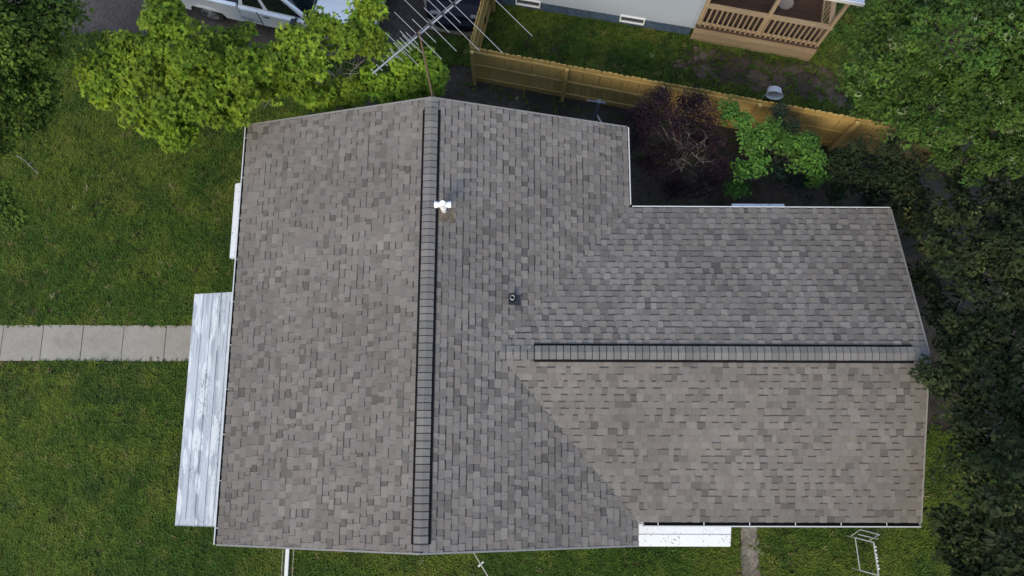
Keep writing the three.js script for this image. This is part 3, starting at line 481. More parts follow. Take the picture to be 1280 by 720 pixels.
// ---------------------------------------------------------------- neighbour's house and deck
{
  const O = [0.2, -12.18], nb = thing('neighbor_house', 'neighbouring house with pale vinyl siding on a blue painted foundation', 'house', [O[0], 0, O[1]], -9.9 * Math.PI / 180);
  const side = mat([0.31, 0.355, 0.42], 0.6), blue = new THREE.MeshStandardMaterial({ map: soilMap([0.036, 0.062, 0.105], [0.052, 0.085, 0.14], 551, 50), roughness: 0.75, side: THREE.DoubleSide });
  const X = 4.84, W = 14, D = 7;
  part(nb, 'foundation', new MB().box(X - W / 2, 0.24, -D / 2, W, 0.48, D), blue);
  const s = new MB(); for (let y = 0.48, k = 0; y < 3.2; y += 0.105, k++) { const z0 = 0.030, z1 = 0.018; s.poly([[X - W, y, z0], [X, y, z0], [X, y + 0.105, z1], [X - W, y + 0.105, z1]], null, [0, 0, 1]); s.poly([[X - W, y, z0], [X, y, z0], [X, y, z1 - 0.004], [X - W, y, z1 - 0.004]], null, [0, -1, 0]); }
  s.poly([[X + 0.012, 0.48, 0.02], [X + 0.012, 0.48, -D], [X + 0.012, 3.2, -D], [X + 0.012, 3.2, 0.02]], null, [1, 0, 0]); s.box(X - W / 2, 1.84, -D / 2, W - 0.02, 2.7, D - 0.02);
  part(nb, 'wall', s, side);
  part(nb, 'corner_board', new MB().box(X + 0.01, 1.84, 0.02, 0.09, 2.72, 0.05), side);
  const rf = part(nb, 'roof', new MB().poly([[X - W - 0.3, 3.15, 0.42], [X + 0.3, 3.15, 0.42], [X + 0.3, 4.5, -D / 2], [X - W - 0.3, 4.5, -D / 2]], null, [0, 1, 0]).poly([[X - W - 0.3, 3.15, -D - 0.42], [X + 0.3, 3.15, -D - 0.42], [X + 0.3, 4.5, -D / 2], [X - W - 0.3, 4.5, -D / 2]], null, [0, 1, 0]), mat([0.09, 0.085, 0.08], 0.95));
  for (const x of [0.35, 3.22]) {
    const T = 0.034, w = 0.68, h = 0.30, f = new MB(); for (const g of [-1, 1]) { f.box(x + g * (w / 2 - T / 2), 0.40, 0.035, T, h, 0.06); f.box(x, 0.40 + g * (h / 2 - T / 2), 0.035, w - 2 * T, T, 0.06); }
    const wn = part(nb, 'window', f, mat([0.75, 0.76, 0.78], 0.4)); wn.userData.label = 'small white-framed basement window'; part(wn, 'pane', new MB().box(x, 0.40, 0.015, w - 2 * T, h - 2 * T, 0.02), mat([0.05, 0.06, 0.07], 0.1));
  }
}
{
  const O = [4.99, -11.22], dk = thing('deck', 'raised wooden deck with baluster railing beside the neighbouring house', 'deck', [O[0], 0, O[1]], LOT), W = 3.30, D = 3.2, H = 0.76, r = mulberry(77);
  const tan = [[[0.20, 0.145, 0.085], [0.29, 0.22, 0.14]], [[0.23, 0.168, 0.10], [0.33, 0.25, 0.16]]].map(([a, b], i) => new THREE.MeshStandardMaterial({ map: woodMap(a, b, 601 + i * 9), roughness: 0.85, side: THREE.DoubleSide })), dark = new THREE.MeshStandardMaterial({ map: woodMap([0.035, 0.018, 0.012], [0.06, 0.032, 0.022], 641), roughness: 0.8, side: THREE.DoubleSide });
  for (let k = 0; k < 5; k++) { part(dk, 'skirt_board', new MB().box(W / 2, 0.075 + k * 0.148, -0.012 + (r() - 0.5) * 0.006, W, 0.142, 0.022), pick(tan, k)); part(dk, 'skirt_board', new MB().box(W - 0.012, 0.075 + k * 0.148, -D / 2, 0.022, 0.142, D - 0.05), pick(tan, k + 1)); }
  for (let k = 0; k < 22; k++) part(dk, 'floor_board', new MB().box(W / 2, H - 0.014, -0.03 - k * 0.145, W - 0.03, 0.026, 0.139), dark);
  const post = (x, z, h, y0 = H) => part(dk, 'post', new MB().box(x, y0 + h / 2, z, 0.09, h, 0.09), tan[1]);
  for (const x of [0.06, W / 2 + 0.02, W - 0.06]) post(x, -0.09, 2.15); post(W - 0.06, -D + 0.1, 2.15);
  const rail = (x, y, z, sx, sy, sz) => part(dk, 'rail', new MB().box(x, y, z, sx, sy, sz), tan[1]);
  rail(W / 2, H + 0.92, -0.06, W, 0.038, 0.13); rail(W / 2, H + 0.10, -0.05, W - 0.1, 0.085, 0.038); rail(W - 0.06, H + 0.925, -D / 2 - 0.05, 0.13, 0.038, D - 0.15); rail(W - 0.05, H + 0.10, -D / 2 - 0.05, 0.038, 0.085, D - 0.2);
  for (let k = 0; k < 24; k++) part(dk, 'baluster', new MB().box(0.10 + k * (W - 0.2) / 23, H + 0.47, -0.010, 0.038, 0.92, 0.038), pick(tan, k));
  for (let k = 0; k < 18; k++) part(dk, 'baluster', new MB().box(W - 0.010, H + 0.47, -0.22 - k * 0.155, 0.038, 0.88, 0.038), pick(tan, k));
  const rf = part(dk, 'porch_cover', new MB().box(W / 2 + 0.05, H + 2.22, -D / 2 + 0.02, W + 0.35, 0.07, D), mat([0.42, 0.45, 0.50], 0.5)); part(rf, 'edge_strip', new MB().box(W / 2 + 0.05, H + 2.225, 0.045, W + 0.37, 0.11, 0.03), whiteMetal);
  const [tx, tz] = lotPoint(O, 2.15, -0.85), st = thing('patio_stool', 'small grey round stool standing on the wooden deck', 'stool', [tx, H, tz]);
  part(st, 'seat', new MB().add(new THREE.CylinderGeometry(0.21, 0.20, 0.05, 20).translate(0, 0.45, 0)), mat([0.20, 0.18, 0.19], 0.7)); for (let k = 0; k < 4; k++) { const a = k * 1.571 + 0.6; part(st, 'leg', new MB().bar([Math.cos(a) * 0.19, 0, Math.sin(a) * 0.19], [Math.cos(a) * 0.12, 0.43, Math.sin(a) * 0.12], 0.016, 0.016, 6), mat([0.06, 0.06, 0.06], 0.6)); }
}
{ // white tub tipped on its side behind the fence
  const p = at(967, 118, 0.25), t = thing('plastic_tub', 'white plastic tub tipped on its side behind the wooden fence', 'tub', [p.x + 0.02, 0, p.z - 0.02], LOT);
  const prof = [[0.001, 0], [0.15, 0], [0.165, 0.012], [0.19, 0.25], [0.212, 0.26], [0.212, 0.275], [0.182, 0.268], [0.155, 0.025], [0.001, 0.018]].map((q) => new THREE.Vector2(...q)), g = new THREE.LatheGeometry(prof, 28); g.scale(1.12, 0.9, 0.75); g.rotateX(Math.PI / 2 - 0.30); g.translate(0, 0.215, -0.16);
  part(t, 'shell', new MB().add(g), mat([0.66, 0.66, 0.68], 0.4)); part(t, 'handle', new MB().bar([-0.28, 0.19, 0.16], [-0.28, 0.28, 0.12], 0.012, 0.012, 6).bar([-0.28, 0.28, 0.12], [-0.24, 0.36, 0.14], 0.012, 0.012, 6), mat([0.4, 0.4, 0.42], 0.5));
}
{ // clothes-line post behind the gable
  const t = thing('clothesline_post', 'grey metal clothesline post between the house and the fence', 'post', [2.22, 0, -8.45]), g = mat([0.10, 0.10, 0.115], 0.5, { metalness: 0.3 });
  part(t, 'pole', new MB().bar([0, 0, 0], [0, 2.05, 0], 0.055, 0.055, 12), g); part(t, 'crossarm', new MB().bar([-0.30, 2.02, -0.03], [0.16, 2.02, 0.03], 0.028, 0.028, 10), g); part(t, 'end_cap', new MB().bar([-0.31, 2.02, -0.03], [-0.26, 2.02, -0.025], 0.034, 0.034, 10), mat([0.20, 0.08, 0.05], 0.8)); part(t, 'brace', new MB().bar([0.03, 1.35, 0.06], [0.22, 1.30, 0.40], 0.018, 0.018, 8), mat([0.3, 0.3, 0.3], 0.5));
}
{ // bare metal frame on the lawn
  const p = at(1069, 672, 0.5), q = at(1092, 678, 0.5), s = at(1075, 713, 0.5), t = thing('metal_frame', 'bare pale metal table frame standing on the grass by the eave', 'frame', [p.x, 0, p.z]), m = mat([0.36, 0.37, 0.35], 0.45, { metalness: 0.2 });
  const a = [0, 0.5, 0], b = [q.x - p.x, 0.5, q.z - p.z], c = [s.x - p.x, 0.5, s.z - p.z], d = [b[0] + c[0], 0.5, b[2] + c[2]];
  const tube = (name, u, v, rr = 0.014) => part(t, name, new MB().bar(u, v, rr, rr, 8), m);
  tube('rail', a, b); tube('rail', a, c); tube('rail', c, d); tube('rail', b, d, 0.020);
  for (const v of [a, b, c, d]) tube('leg', [v[0], 0, v[2]], v);
  tube('crossbar', [0.20, 0.34, -0.17], [0.66, 0.34, -0.05]); tube('crossbar', [0.16, 0.30, -0.06], [0.62, 0.30, 0.05]); tube('brace', [0.20, 0.34, -0.17], [0.02, 0.2, 0.0], 0.009); tube('brace', [0.64, 0.34, -0.055], [b[0], 0.2, b[2]], 0.009);
  const lumps = new MB(), r = mulberry(9); for (let k = 0; k < 7; k++) { const u = 0.12 + k * 0.11 + r() * 0.04; lumps.add(new THREE.IcosahedronGeometry(0.018 + 0.014 * r(), 1), M4().makeTranslation(b[0] + (d[0] - b[0]) * u + 0.022, 0.505, b[2] + (d[2] - b[2]) * u)); } part(t, 'torn_webbing', lumps, mat([0.55, 0.56, 0.55], 0.8));
}
{ // fallen stick
  const a = at(22, 195), b = at(52, 220), t = solo('fallen_branch', new MB().add(new THREE.TubeGeometry(new THREE.CatmullRomCurve3([new THREE.Vector3(0, 0.05, 0), new THREE.Vector3((b.x - a.x) * 0.3, 0.06, (b.z - a.z) * 0.22), new THREE.Vector3((b.x - a.x) * 0.65, 0.055, (b.z - a.z) * 0.62), new THREE.Vector3(b.x - a.x, 0.05, b.z - a.z)]), 16, 0.024, 7)).bar([(b.x - a.x) * 0.5, 0.05, (b.z - a.z) * 0.42], [(b.x - a.x) * 0.72, 0.08, (b.z - a.z) * 0.3], 0.012, 0.006, 6), mat([0.16, 0.15, 0.125], 0.9), 'crooked grey fallen branch lying on the shaded lawn', 'branch', [a.x, 0, a.z]);
}

// ---------------------------------------------------------------- vehicles
const tyreMat = mat([0.018, 0.018, 0.018], 0.9), rimMat = mat([0.45, 0.46, 0.47], 0.3, { metalness: 0.7 }), blackPlastic = mat([0.010, 0.010, 0.011], 0.45), seamMat = mat([0.03, 0.03, 0.032], 0.7);
function wheel(parent, x, z, R, w, out) {
  const p = [[R * 0.62, -w / 2], [R * 0.93, -w / 2], [R, -w * 0.36], [R, w * 0.36], [R * 0.93, w / 2], [R * 0.62, w / 2]].map((q) => new THREE.Vector2(...q));
  const g = new THREE.Group(); g.name = 'wheel'; g.position.set(x, R, z); parent.add(g);
  part(g, 'tyre', new MB().add(new THREE.LatheGeometry(p, 36).rotateX(Math.PI / 2)), tyreMat);
  const rim = new MB().add(new THREE.CylinderGeometry(R * 0.16, R * 0.16, 0.06, 16).rotateX(Math.PI / 2).translate(0, 0, out * (w / 2 - 0.045)));
  rim.add(new THREE.LatheGeometry([[R * 0.55, 0.02], [R * 0.64, 0.02], [R * 0.64, -0.16], [R * 0.60, -0.16], [R * 0.55, 0.0]].map((q) => new THREE.Vector2(...q)), 32).rotateX(Math.PI / 2 * out).translate(0, 0, out * (w / 2 - 0.02)));
  for (let k = 0; k < 5; k++) { const a = k * 1.2566 + 0.3; rim.box(Math.cos(a) * R * 0.36, Math.sin(a) * R * 0.36, out * (w / 2 - 0.05), R * 0.46, R * 0.17, 0.03, M4().makeRotationZ(a)); }
  part(g, 'rim', rim, rimMat); part(g, 'brake_disc', new MB().add(new THREE.CylinderGeometry(R * 0.5, R * 0.5, 0.02, 24).rotateX(Math.PI / 2).translate(0, 0, out * (w / 2 - 0.12))), mat([0.03, 0.03, 0.03], 0.8));
}
function profile(pts, arches, R, low) {   // side view outline with round wheel openings in its lower edge, front to the right
  const s = new THREE.Shape(); s.moveTo(pts[0][0], pts[0][1]); for (const q of pts.slice(1)) s.lineTo(q[0], q[1]);
  for (const c of [...arches].reverse()) { const dy = low - 0.38, h = Math.sqrt(R * R - dy * dy), a0 = Math.atan2(dy, h); s.lineTo(c + h, low); for (let i = 1; i < 18; i++) { const a = a0 + (Math.PI - 2 * a0) * i / 18; s.lineTo(c + Math.cos(a) * R, 0.38 + Math.sin(a) * R); } s.lineTo(c - h, low); }
  s.closePath(); return s;
}
const extrude = (s, d, z, b = 0.05) => new THREE.ExtrudeGeometry(s, { depth: d - 2 * b, bevelEnabled: true, bevelThickness: b, bevelSize: b * 0.6, bevelOffset: -b * 0.6, bevelSegments: 3 }).translate(0, 0, z + b);
// a slab on a four-sided face, pushed out along its normal
function pane(mb, q, t) { const a = new THREE.Vector3(...q[0]), n = new THREE.Vector3(...q[1]).sub(a).cross(new THREE.Vector3(...q[3]).sub(a)).normalize().multiplyScalar(t), o = q.map((p) => [p[0] + n.x, p[1] + n.y, p[2] + n.z]); mb.poly(o, null, n.toArray()); q.forEach((p, i) => { const j = (i + 1) % 4; mb.poly([p, q[j], o[j], o[i]]); }); return mb; }
const sub4 = (q, u0, u1, v0, v1) => { const f = (u, v) => lerp3(lerp3(q[0], q[1], u), lerp3(q[3], q[2], u), v); return [f(u0, v0), f(u1, v0), f(u1, v1), f(u0, v1)]; };
{ // white pickup, nose to the right, near side toward the house
  const tr = thing('pickup_truck', 'white extended-cab pickup truck parked under the leafy maples', 'truck', [-7.85, 0, -12.57], -13.4 * Math.PI / 180);
  const paint = new THREE.MeshPhysicalMaterial({ color: lin(0.84, 0.84, 0.84), roughness: 0.35, clearcoat: 1, clearcoatRoughness: 0.05, side: THREE.DoubleSide }), glass = new THREE.MeshPhysicalMaterial({ color: lin(0.008, 0.012, 0.016), roughness: 0.03, clearcoat: 1, clearcoatRoughness: 0.02, side: THREE.DoubleSide });
  const WB = 3.40, HW = 0.94;
  const low = profile([[-1.15, 0.50], [-1.18, 0.80], [1.00, 0.80], [1.02, 1.17], [2.60, 1.17], [2.75, 1.16], [4.15, 1.04], [4.30, 0.95], [4.34, 0.55], [4.30, 0.46]], [0, WB], 0.50, 0.46);
  part(tr, 'body', new MB().add(extrude(low, HW * 2, -HW, 0.09)), paint);
  const bs = profile([[-1.16, 0.52], [-1.17, 1.24], [0.99, 1.24], [0.99, 0.46]], [0], 0.50, 0.46);
  for (const z of [HW - 0.10, -HW - 0.004]) part(tr, 'bed_side', new MB().add(extrude(bs, 0.11, z, 0.03)), paint);
  part(tr, 'tailgate', new MB().box(-1.14, 1.0, 0, 0.07, 0.46, HW * 2 - 0.24), paint); part(tr, 'rear_bumper', new MB().add(new RoundedBoxGeometry(0.18, 0.2, HW * 2 - 0.1, 2, 0.04).translate(-1.28, 0.55, 0)), rimMat);
  part(tr, 'front_bumper', new MB().add(new RoundedBoxGeometry(0.22, 0.26, HW * 2 - 0.06, 3, 0.06).translate(4.40, 0.52, 0)), paint);
  part(tr, 'bed_floor', new MB().box(-0.08, 0.82, 0, 2.1, 0.03, HW * 2 - 0.26), seamMat);
  // cab above the belt line
  const b = 1.165, h = 1.84, zi = HW - 0.07, zr = HW - 0.24, B = { rl: [1.04, b, -zi], rr: [1.04, b, zi], fl: [2.98, b, -zi], fr: [2.98, b, zi] }, T = { rl: [1.18, h, -zr], rr: [1.18, h, zr], fl: [2.22, h, -zr], fr: [2.22, h, zr] };
  const cab = new MB(); cab.poly([T.rl, T.rr, T.fr, T.fl], null, [0, 1, 0]).poly([B.rr, B.fr, T.fr, T.rr], null, [0, 0, 1]).poly([B.rl, B.fl, T.fl, T.rl], null, [0, 0, -1]).poly([B.fl, B.fr, T.fr, T.fl], null, [1, 0, 0]).poly([B.rl, B.rr, T.rr, T.rl], null, [-1, 0, 0]); cab.add(new RoundedBoxGeometry(1.10, 0.05, zr * 2 + 0.06, 2, 0.022).translate(1.70, h + 0.005, 0));
  part(tr, 'cab', cab, paint);
  for (const s of [1, -1]) { const q = s > 0 ? [B.rr, B.fr, T.fr, T.rr] : [B.fl, B.rl, T.rl, T.fl], m = (a, c) => (s > 0 ? sub4(q, a, c, 0.10, 0.86) : sub4(q, 1 - c, 1 - a, 0.10, 0.86)); part(tr, 'side_window', pane(new MB(), m(0.06, 0.36), 0.006), glass); part(tr, 'side_window', pane(new MB(), m(0.43, 0.93), 0.006), glass); }
  part(tr, 'windshield', pane(new MB(), sub4([B.fr, B.fl, T.fl, T.fr], 0.05, 0.95, 0.06, 0.94), 0.006), glass); part(tr, 'rear_window', pane(new MB(), sub4([B.rl, B.rr, T.rr, T.rl], 0.12, 0.88, 0.15, 0.85), 0.006), glass);
  for (const s of [1, -1]) {
    const door = part(tr, 'door', new MB().add(new RoundedBoxGeometry(1.14, 0.60, 0.03, 2, 0.014).translate(2.14, 0.84, s * (HW - 0.006))), paint); part(door, 'door_handle', new MB().add(new RoundedBoxGeometry(0.17, 0.035, 0.03, 2, 0.012).translate(1.78, 1.02, s * (HW + 0.018))), blackPlastic);
    part(door, 'seam', new MB().box(1.55, 0.84, s * (HW - 0.002), 0.016, 0.62, 0.03).box(2.72, 0.84, s * (HW - 0.002), 0.012, 0.62, 0.03), seamMat);
    part(tr, 'door_mirror', new MB().add(new RoundedBoxGeometry(0.13, 0.17, 0.20, 3, 0.04).translate(2.60, 1.26, s * (HW + 0.12))).bar([2.62, 1.2, s * (HW - 0.06)], [2.60, 1.22, s * (HW + 0.06)], 0.03, 0.03, 8), blackPlastic);
    part(tr, 'headlight', new MB().add(new RoundedBoxGeometry(0.10, 0.18, 0.34, 2, 0.03).translate(4.30, 0.82, s * (HW - 0.22))), mat([0.5, 0.52, 0.54], 0.1));
    part(tr, 'tail_light', new MB().box(-1.185, 1.02, s * (HW - 0.05), 0.03, 0.34, 0.08), mat([0.25, 0.01, 0.01], 0.3));
    for (const x of [0, WB]) wheel(tr, x, s * (HW - 0.14), 0.39, 0.26, s);
    for (const x of [0, WB]) { const a = new MB(); for (let i = 0; i < 14; i++) { const t0 = Math.PI * i / 14, t1 = Math.PI * (i + 1) / 14, f = (t, r, z) => [x + Math.cos(t) * r, 0.38 + Math.sin(t) * r, s * z]; a.poly([f(t0, 0.49, HW - 0.05), f(t1, 0.49, HW - 0.05), f(t1, 0.49, HW - 0.42), f(t0, 0.49, HW - 0.42)]); } part(tr, 'wheel_well', a, blackPlastic); }
  }
  part(tr, 'grille', new MB().box(4.325, 0.83, 0, 0.03, 0.17, 1.05), blackPlastic); part(tr, 'hood', new MB().add(extrude(new THREE.Shape([[2.80, 1.12], [2.80, 1.185], [3.5, 1.15], [4.05, 1.085], [4.2, 1.02]].map((q) => new THREE.Vector2(...q))), 1.56, -0.78, 0.03)), paint);
  part(tr, 'wiper_cowl', new MB().box(2.93, 1.19, 0, 0.14, 0.02, 1.5), blackPlastic);
}
{ // dark car nosing toward the fence corner
  const turn = -Math.PI / 2 - 7 * Math.PI / 180, nose = [-1.40, -11.38];
  const car = thing('parked_car', 'dark navy car with its nose on the pale concrete pad', 'car', [nose[0] + Math.sin(7 * Math.PI / 180) * 0.6, 0, nose[1] - 0.85], turn);   // origin at the front axle, +x is the nose
  const paint = new THREE.MeshPhysicalMaterial({ color: lin(0.006, 0.009, 0.020), roughness: 0.6, specularIntensity: 0.2, clearcoat: 0.12, clearcoatRoughness: 0.15, side: THREE.DoubleSide }), glass = mat([0.01, 0.012, 0.014], 0.04), HW = 0.80;
  const s = profile([[-3.35, 0.45], [-3.40, 0.85], [-3.2, 0.98], [-1.1, 1.0], [-0.7, 0.98], [0.45, 0.86], [0.74, 0.70], [0.78, 0.45], [0.70, 0.30]], [-2.62, 0], 0.40, 0.30);
  part(car, 'body', new MB().add(extrude(s, HW * 2, -HW, 0.13)), paint);
  const nb = new MB(); { const sh = new THREE.Shape(); sh.moveTo(0.40, -0.78); sh.quadraticCurveTo(0.84, -0.70, 0.90, -0.30); sh.lineTo(0.90, 0.30); sh.quadraticCurveTo(0.84, 0.70, 0.40, 0.78); sh.closePath(); nb.add(new THREE.ExtrudeGeometry(sh, { depth: 0.24, bevelEnabled: true, bevelThickness: 0.05, bevelSize: 0.04, bevelSegments: 3, curveSegments: 10 }).rotateX(-Math.PI / 2).translate(0, 0.30, 0)); } part(car, 'front_bumper', nb, paint);
  const b = 0.97, h = 1.42, B = [[-3.0, b, -0.72], [-3.0, b, 0.72], [-0.62, b, 0.72], [-0.62, b, -0.72]], T = [[-2.5, h, -0.58], [-2.5, h, 0.58], [-1.35, h, 0.58], [-1.35, h, -0.58]], cab = new MB().poly(T, null, [0, 1, 0]); for (let i = 0; i < 4; i++) cab.poly([B[i], B[(i + 1) % 4], T[(i + 1) % 4], T[i]]); part(car, 'cab', cab, paint);
  part(car, 'windshield', pane(new MB(), sub4([B[2], B[3], T[3], T[2]], 0.05, 0.95, 0.05, 0.94), 0.006), glass); part(car, 'rear_window', pane(new MB(), sub4([B[0], B[1], T[1], T[0]], 0.08, 0.92, 0.1, 0.9), 0.006), glass);
  part(car, 'side_window', pane(new MB(), sub4([B[1], B[2], T[2], T[1]], 0.08, 0.88, 0.1, 0.9), 0.006), glass); part(car, 'side_window', pane(new MB(), sub4([B[3], B[0], T[0], T[3]], 0.12, 0.92, 0.1, 0.9), 0.006), glass);
  for (const g of [-1, 1]) { part(car, 'headlight', new MB().add(new RoundedBoxGeometry(0.26, 0.12, 0.30, 3, 0.045).translate(0.62, 0.68, g * 0.54)), mat([0.16, 0.17, 0.19], 0.08)); for (const x of [0, -2.62]) wheel(car, x, g * (HW - 0.11), 0.33, 0.22, g); part(car, 'door_mirror', new MB().add(new RoundedBoxGeometry(0.10, 0.12, 0.18, 2, 0.03).translate(-0.75, 1.02, g * 0.86)), paint); }
  part(car, 'grille', new MB().box(0.915, 0.50, 0, 0.03, 0.12, 0.9), blackPlastic);
}

// ---------------------------------------------------------------- trees and shrubs
// a spray: a few leaves round a twig tip, facing up
function leafShape(kind) {
  if (kind === 'maple') return [[0, 0], [0.16, -0.10], [0.42, -0.16], [0.36, 0.02], [0.60, 0.22], [0.38, 0.30], [0.34, 0.46], [0.14, 0.44], [0, 0.95]];
  if (kind === 'oval') return [[0, 0], [0.18, 0.12], [0.28, 0.38], [0.20, 0.70], [0, 1.0]];
  return [[0, 0], [0.12, 0.25], [0.12, 0.6], [0, 1.0]];
}
function spray(kind, seed, leaves, size, radius, droop = 0.5) {
  const r = mulberry(seed), mb = new MB(true), half = leafShape(kind), v = new THREE.Vector3();
  for (let i = 0; i < leaves; i++) {
    const a = i / leaves * 6.283 + (r() - 0.5) * 1.1, d = radius * (0.12 + 0.55 * Math.sqrt(r())), s = size * (0.65 + 0.6 * r()), m = M4().makeRotationY(a).multiply(M4().makeTranslation(0, (r() - 0.4) * radius * 0.55, d)).multiply(M4().makeRotationX(0.15 + droop * (r() - 0.15))).multiply(M4().makeRotationZ((r() - 0.5) * 1.1));
    const k = 0.72 + 0.56 * r(); mb.col = [k * (0.92 + 0.22 * r()), k, k * (0.85 + 0.3 * r())];
    for (const g of [-1, 1]) {
      const pts = half.map((q) => v.set(g * q[0] * s, Math.abs(q[0]) * s * 0.30 - q[1] * q[1] * s * 0.22, q[1] * s).applyMatrix4(m).toArray()), up = [0, 1, 0];
      for (let t = 1; t + 1 < pts.length; t++) mb.poly([pts[0], pts[t], pts[t + 1]], [[0, 0], [1, 0], [1, 1]], up);
    }
  }
  return mb.geo();
}
const leafMat = new THREE.MeshPhysicalMaterial({ vertexColors: true, color: lin(1, 1, 1), roughness: 0.68, side: THREE.DoubleSide, transmission: 0.30, thickness: 0, specularIntensity: 0.28 });
const SPRAYS = {
  maple: [spray('maple', 11, 8, 0.120, 0.17), spray('maple', 12, 9, 0.105, 0.19)],
  small: [spray('oval', 21, 11, 0.085, 0.14), spray('oval', 22, 10, 0.095, 0.15)],
  fine: [spray('thin', 31, 16, 0.085, 0.14, 1.2)],
  fullmaple: [spray('maple', 41, 9, 0.100, 0.17, 0.9), spray('oval', 42, 10, 0.105, 0.17, 0.9)],
};
const barkMat = soilMat([0.06, 0.05, 0.04], [0.12, 0.105, 0.085], 701, 60), greyBark = soilMat([0.10, 0.095, 0.085], [0.19, 0.18, 0.155], 705, 60);
const ORIGIN_UP = new THREE.Vector3(0, 1, 0);
// lobes: [px, py, height, radius, weight]; the crown is built of clumps on each lobe's upper side, twigs reach every clump
function tree(name, label, category, base, lobes, o) {
  const r = mulberry(o.seed), bx = base.x, bz = base.z, t = thing(name, label, category, [bx, 0, bz], 0, o.group);
  const L3 = lobes.map(([px, py, h, rad, w = 1]) => ({ c: at(px, py, h).sub(new THREE.Vector3(bx, 0, bz)), r: rad, w }));
  const top = Math.max(...L3.map((l) => l.c.y)), fork = new THREE.Vector3(0, (o.fork ?? 0.35) * top, 0), mean = L3.reduce((s, l) => s.add(l.c.clone().multiplyScalar(1 / L3.length)), new THREE.Vector3());
  fork.x = mean.x * 0.25; fork.z = mean.z * 0.25;
  const tr = new MB(), R = o.trunk ?? 0.12; tr.bar([0, 0, 0], [fork.x * 0.4, fork.y * 0.5, fork.z * 0.4], R * 1.15, R * 0.95, 10).bar([fork.x * 0.4, fork.y * 0.5, fork.z * 0.4], fork.toArray(), R * 0.95, R * 0.8, 10);
  const limb = (A, B, r0, r1, sag = 0.12, n = 5) => { let p = A.clone(); const mid = A.clone().lerp(B, 0.5).add(new THREE.Vector3((r() - 0.5) * 0.25, A.distanceTo(B) * sag, (r() - 0.5) * 0.25)); for (let i = 1; i <= n; i++) { const u = i / n, q = A.clone().multiplyScalar((1 - u) * (1 - u)).addScaledVector(mid, 2 * u * (1 - u)).addScaledVector(B, u * u); tr.bar(p.toArray(), q.toArray(), r0 + (r1 - r0) * (i - 1) / n, r0 + (r1 - r0) * u, r0 > 0.03 ? 7 : 5, false); p = q; } };
  const kinds = SPRAYS[o.leaf], sets = kinds.map(() => []), col = new THREE.Color();
  for (const l of L3) {
    const heart = l.c.clone().add(new THREE.Vector3(0, -l.r * 0.35, 0)); limb(fork, heart, Math.max(0.02, R * 0.42), 0.014);
    const clumps = Math.max(5, Math.round((o.clumps ?? 26) * l.r * l.r * l.w / 0.6));
    for (let k = 0; k < clumps; k++) {
      const a = r() * 6.283, up = r() < 0.78 ? 0.05 + 0.95 * r() : -0.7 * r(), rr = Math.sqrt(1 - up * up), q = (r() < 0.2 ? 0.45 : 0.82) + 0.32 * (r() - 0.35), C = new THREE.Vector3(Math.cos(a) * rr * l.r * q, up * l.r * (o.flat ?? 0.62) * q, Math.sin(a) * rr * l.r * q).add(l.c);
      if (r() < 0.7) limb(heart, C, 0.012, 0.005, 0.05, 2);
      const cr = (o.clumpR ?? 0.26) * (0.7 + 0.6 * r()), tone = 0.60 + 0.75 * r(), warm = r(), n = Math.round((o.density ?? 9) * (0.7 + 0.6 * r()));
      const out = C.clone().sub(l.c).normalize();
      for (let j = 0; j < n; j++) {
        const b = r() * 6.283, d = Math.sqrt(r()) * cr, P = new THREE.Vector3(C.x + Math.cos(b) * d, C.y + (r() - 0.5) * cr * 0.75 - d * d * 0.6, C.z + Math.sin(b) * d);
        const nrm = ORIGIN_UP.clone().multiplyScalar(1.1).addScaledVector(out, 0.55).add(new THREE.Vector3(r() - 0.5, 0, r() - 0.5).multiplyScalar(o.wild ?? 0.9)).normalize();
        const quat = new THREE.Quaternion().setFromUnitVectors(ORIGIN_UP, nrm).multiply(new THREE.Quaternion().setFromAxisAngle(ORIGIN_UP, r() * 6.283)), s = (o.scale ?? 1) * (0.55 + 0.8 * r());
        let c = mix3(o.color[0], o.color[1], 0.65 * warm + 0.35 * r()), gs = 1; if (o.glint && r() < o.glint[3]) { c = o.glint.slice(0, 3); gs = 0.7; }
        c = mul3(c, tone * (0.85 + 0.3 * r())); sets[Math.floor(r() * kinds.length)].push([M4().compose(P, quat, new THREE.Vector3(s * gs, s * gs, s * gs)), c]);
      }
    }
  }
  for (const [ax, ay, ah, bx2, by2, bh, rad] of o.twigs ?? []) { const A = at(ax, ay, ah).sub(new THREE.Vector3(bx, 0, bz)), B = at(bx2, by2, bh).sub(new THREE.Vector3(bx, 0, bz)); limb(A, B, rad, rad * 0.4, 0.03, 5); for (let k = 0; k < 7; k++) { const u = 0.25 + 0.75 * r(), P = A.clone().lerp(B, u); limb(P, P.clone().add(new THREE.Vector3(r() - 0.5, 0.1 * r(), r() - 0.5).multiplyScalar(0.7)), rad * 0.45, rad * 0.2, 0.02, 2); } }
  part(t, 'trunk', tr, o.bark ?? barkMat);
  const crownMade = sets.map((set, k) => { const im = finish(new THREE.InstancedMesh(kinds[k], leafMat, set.length)); im.name = 'crown'; im.userData.kind = 'stuff'; set.forEach(([m, c], i) => { im.setMatrixAt(i, m); im.setColorAt(i, col.setRGB(...c)); }); t.add(im); return im; });
  return t;
}
const LIME = [[0.105, 0.185, 0.012], [0.185, 0.260, 0.021]], BRIGHT = [[0.090, 0.185, 0.012], [0.165, 0.255, 0.020]], MID = [[0.046, 0.100, 0.012], [0.110, 0.168, 0.020]], DEEP = [[0.034, 0.086, 0.013], [0.085, 0.155, 0.024]], DARK = [[0.015, 0.029, 0.009], [0.046, 0.062, 0.020]];
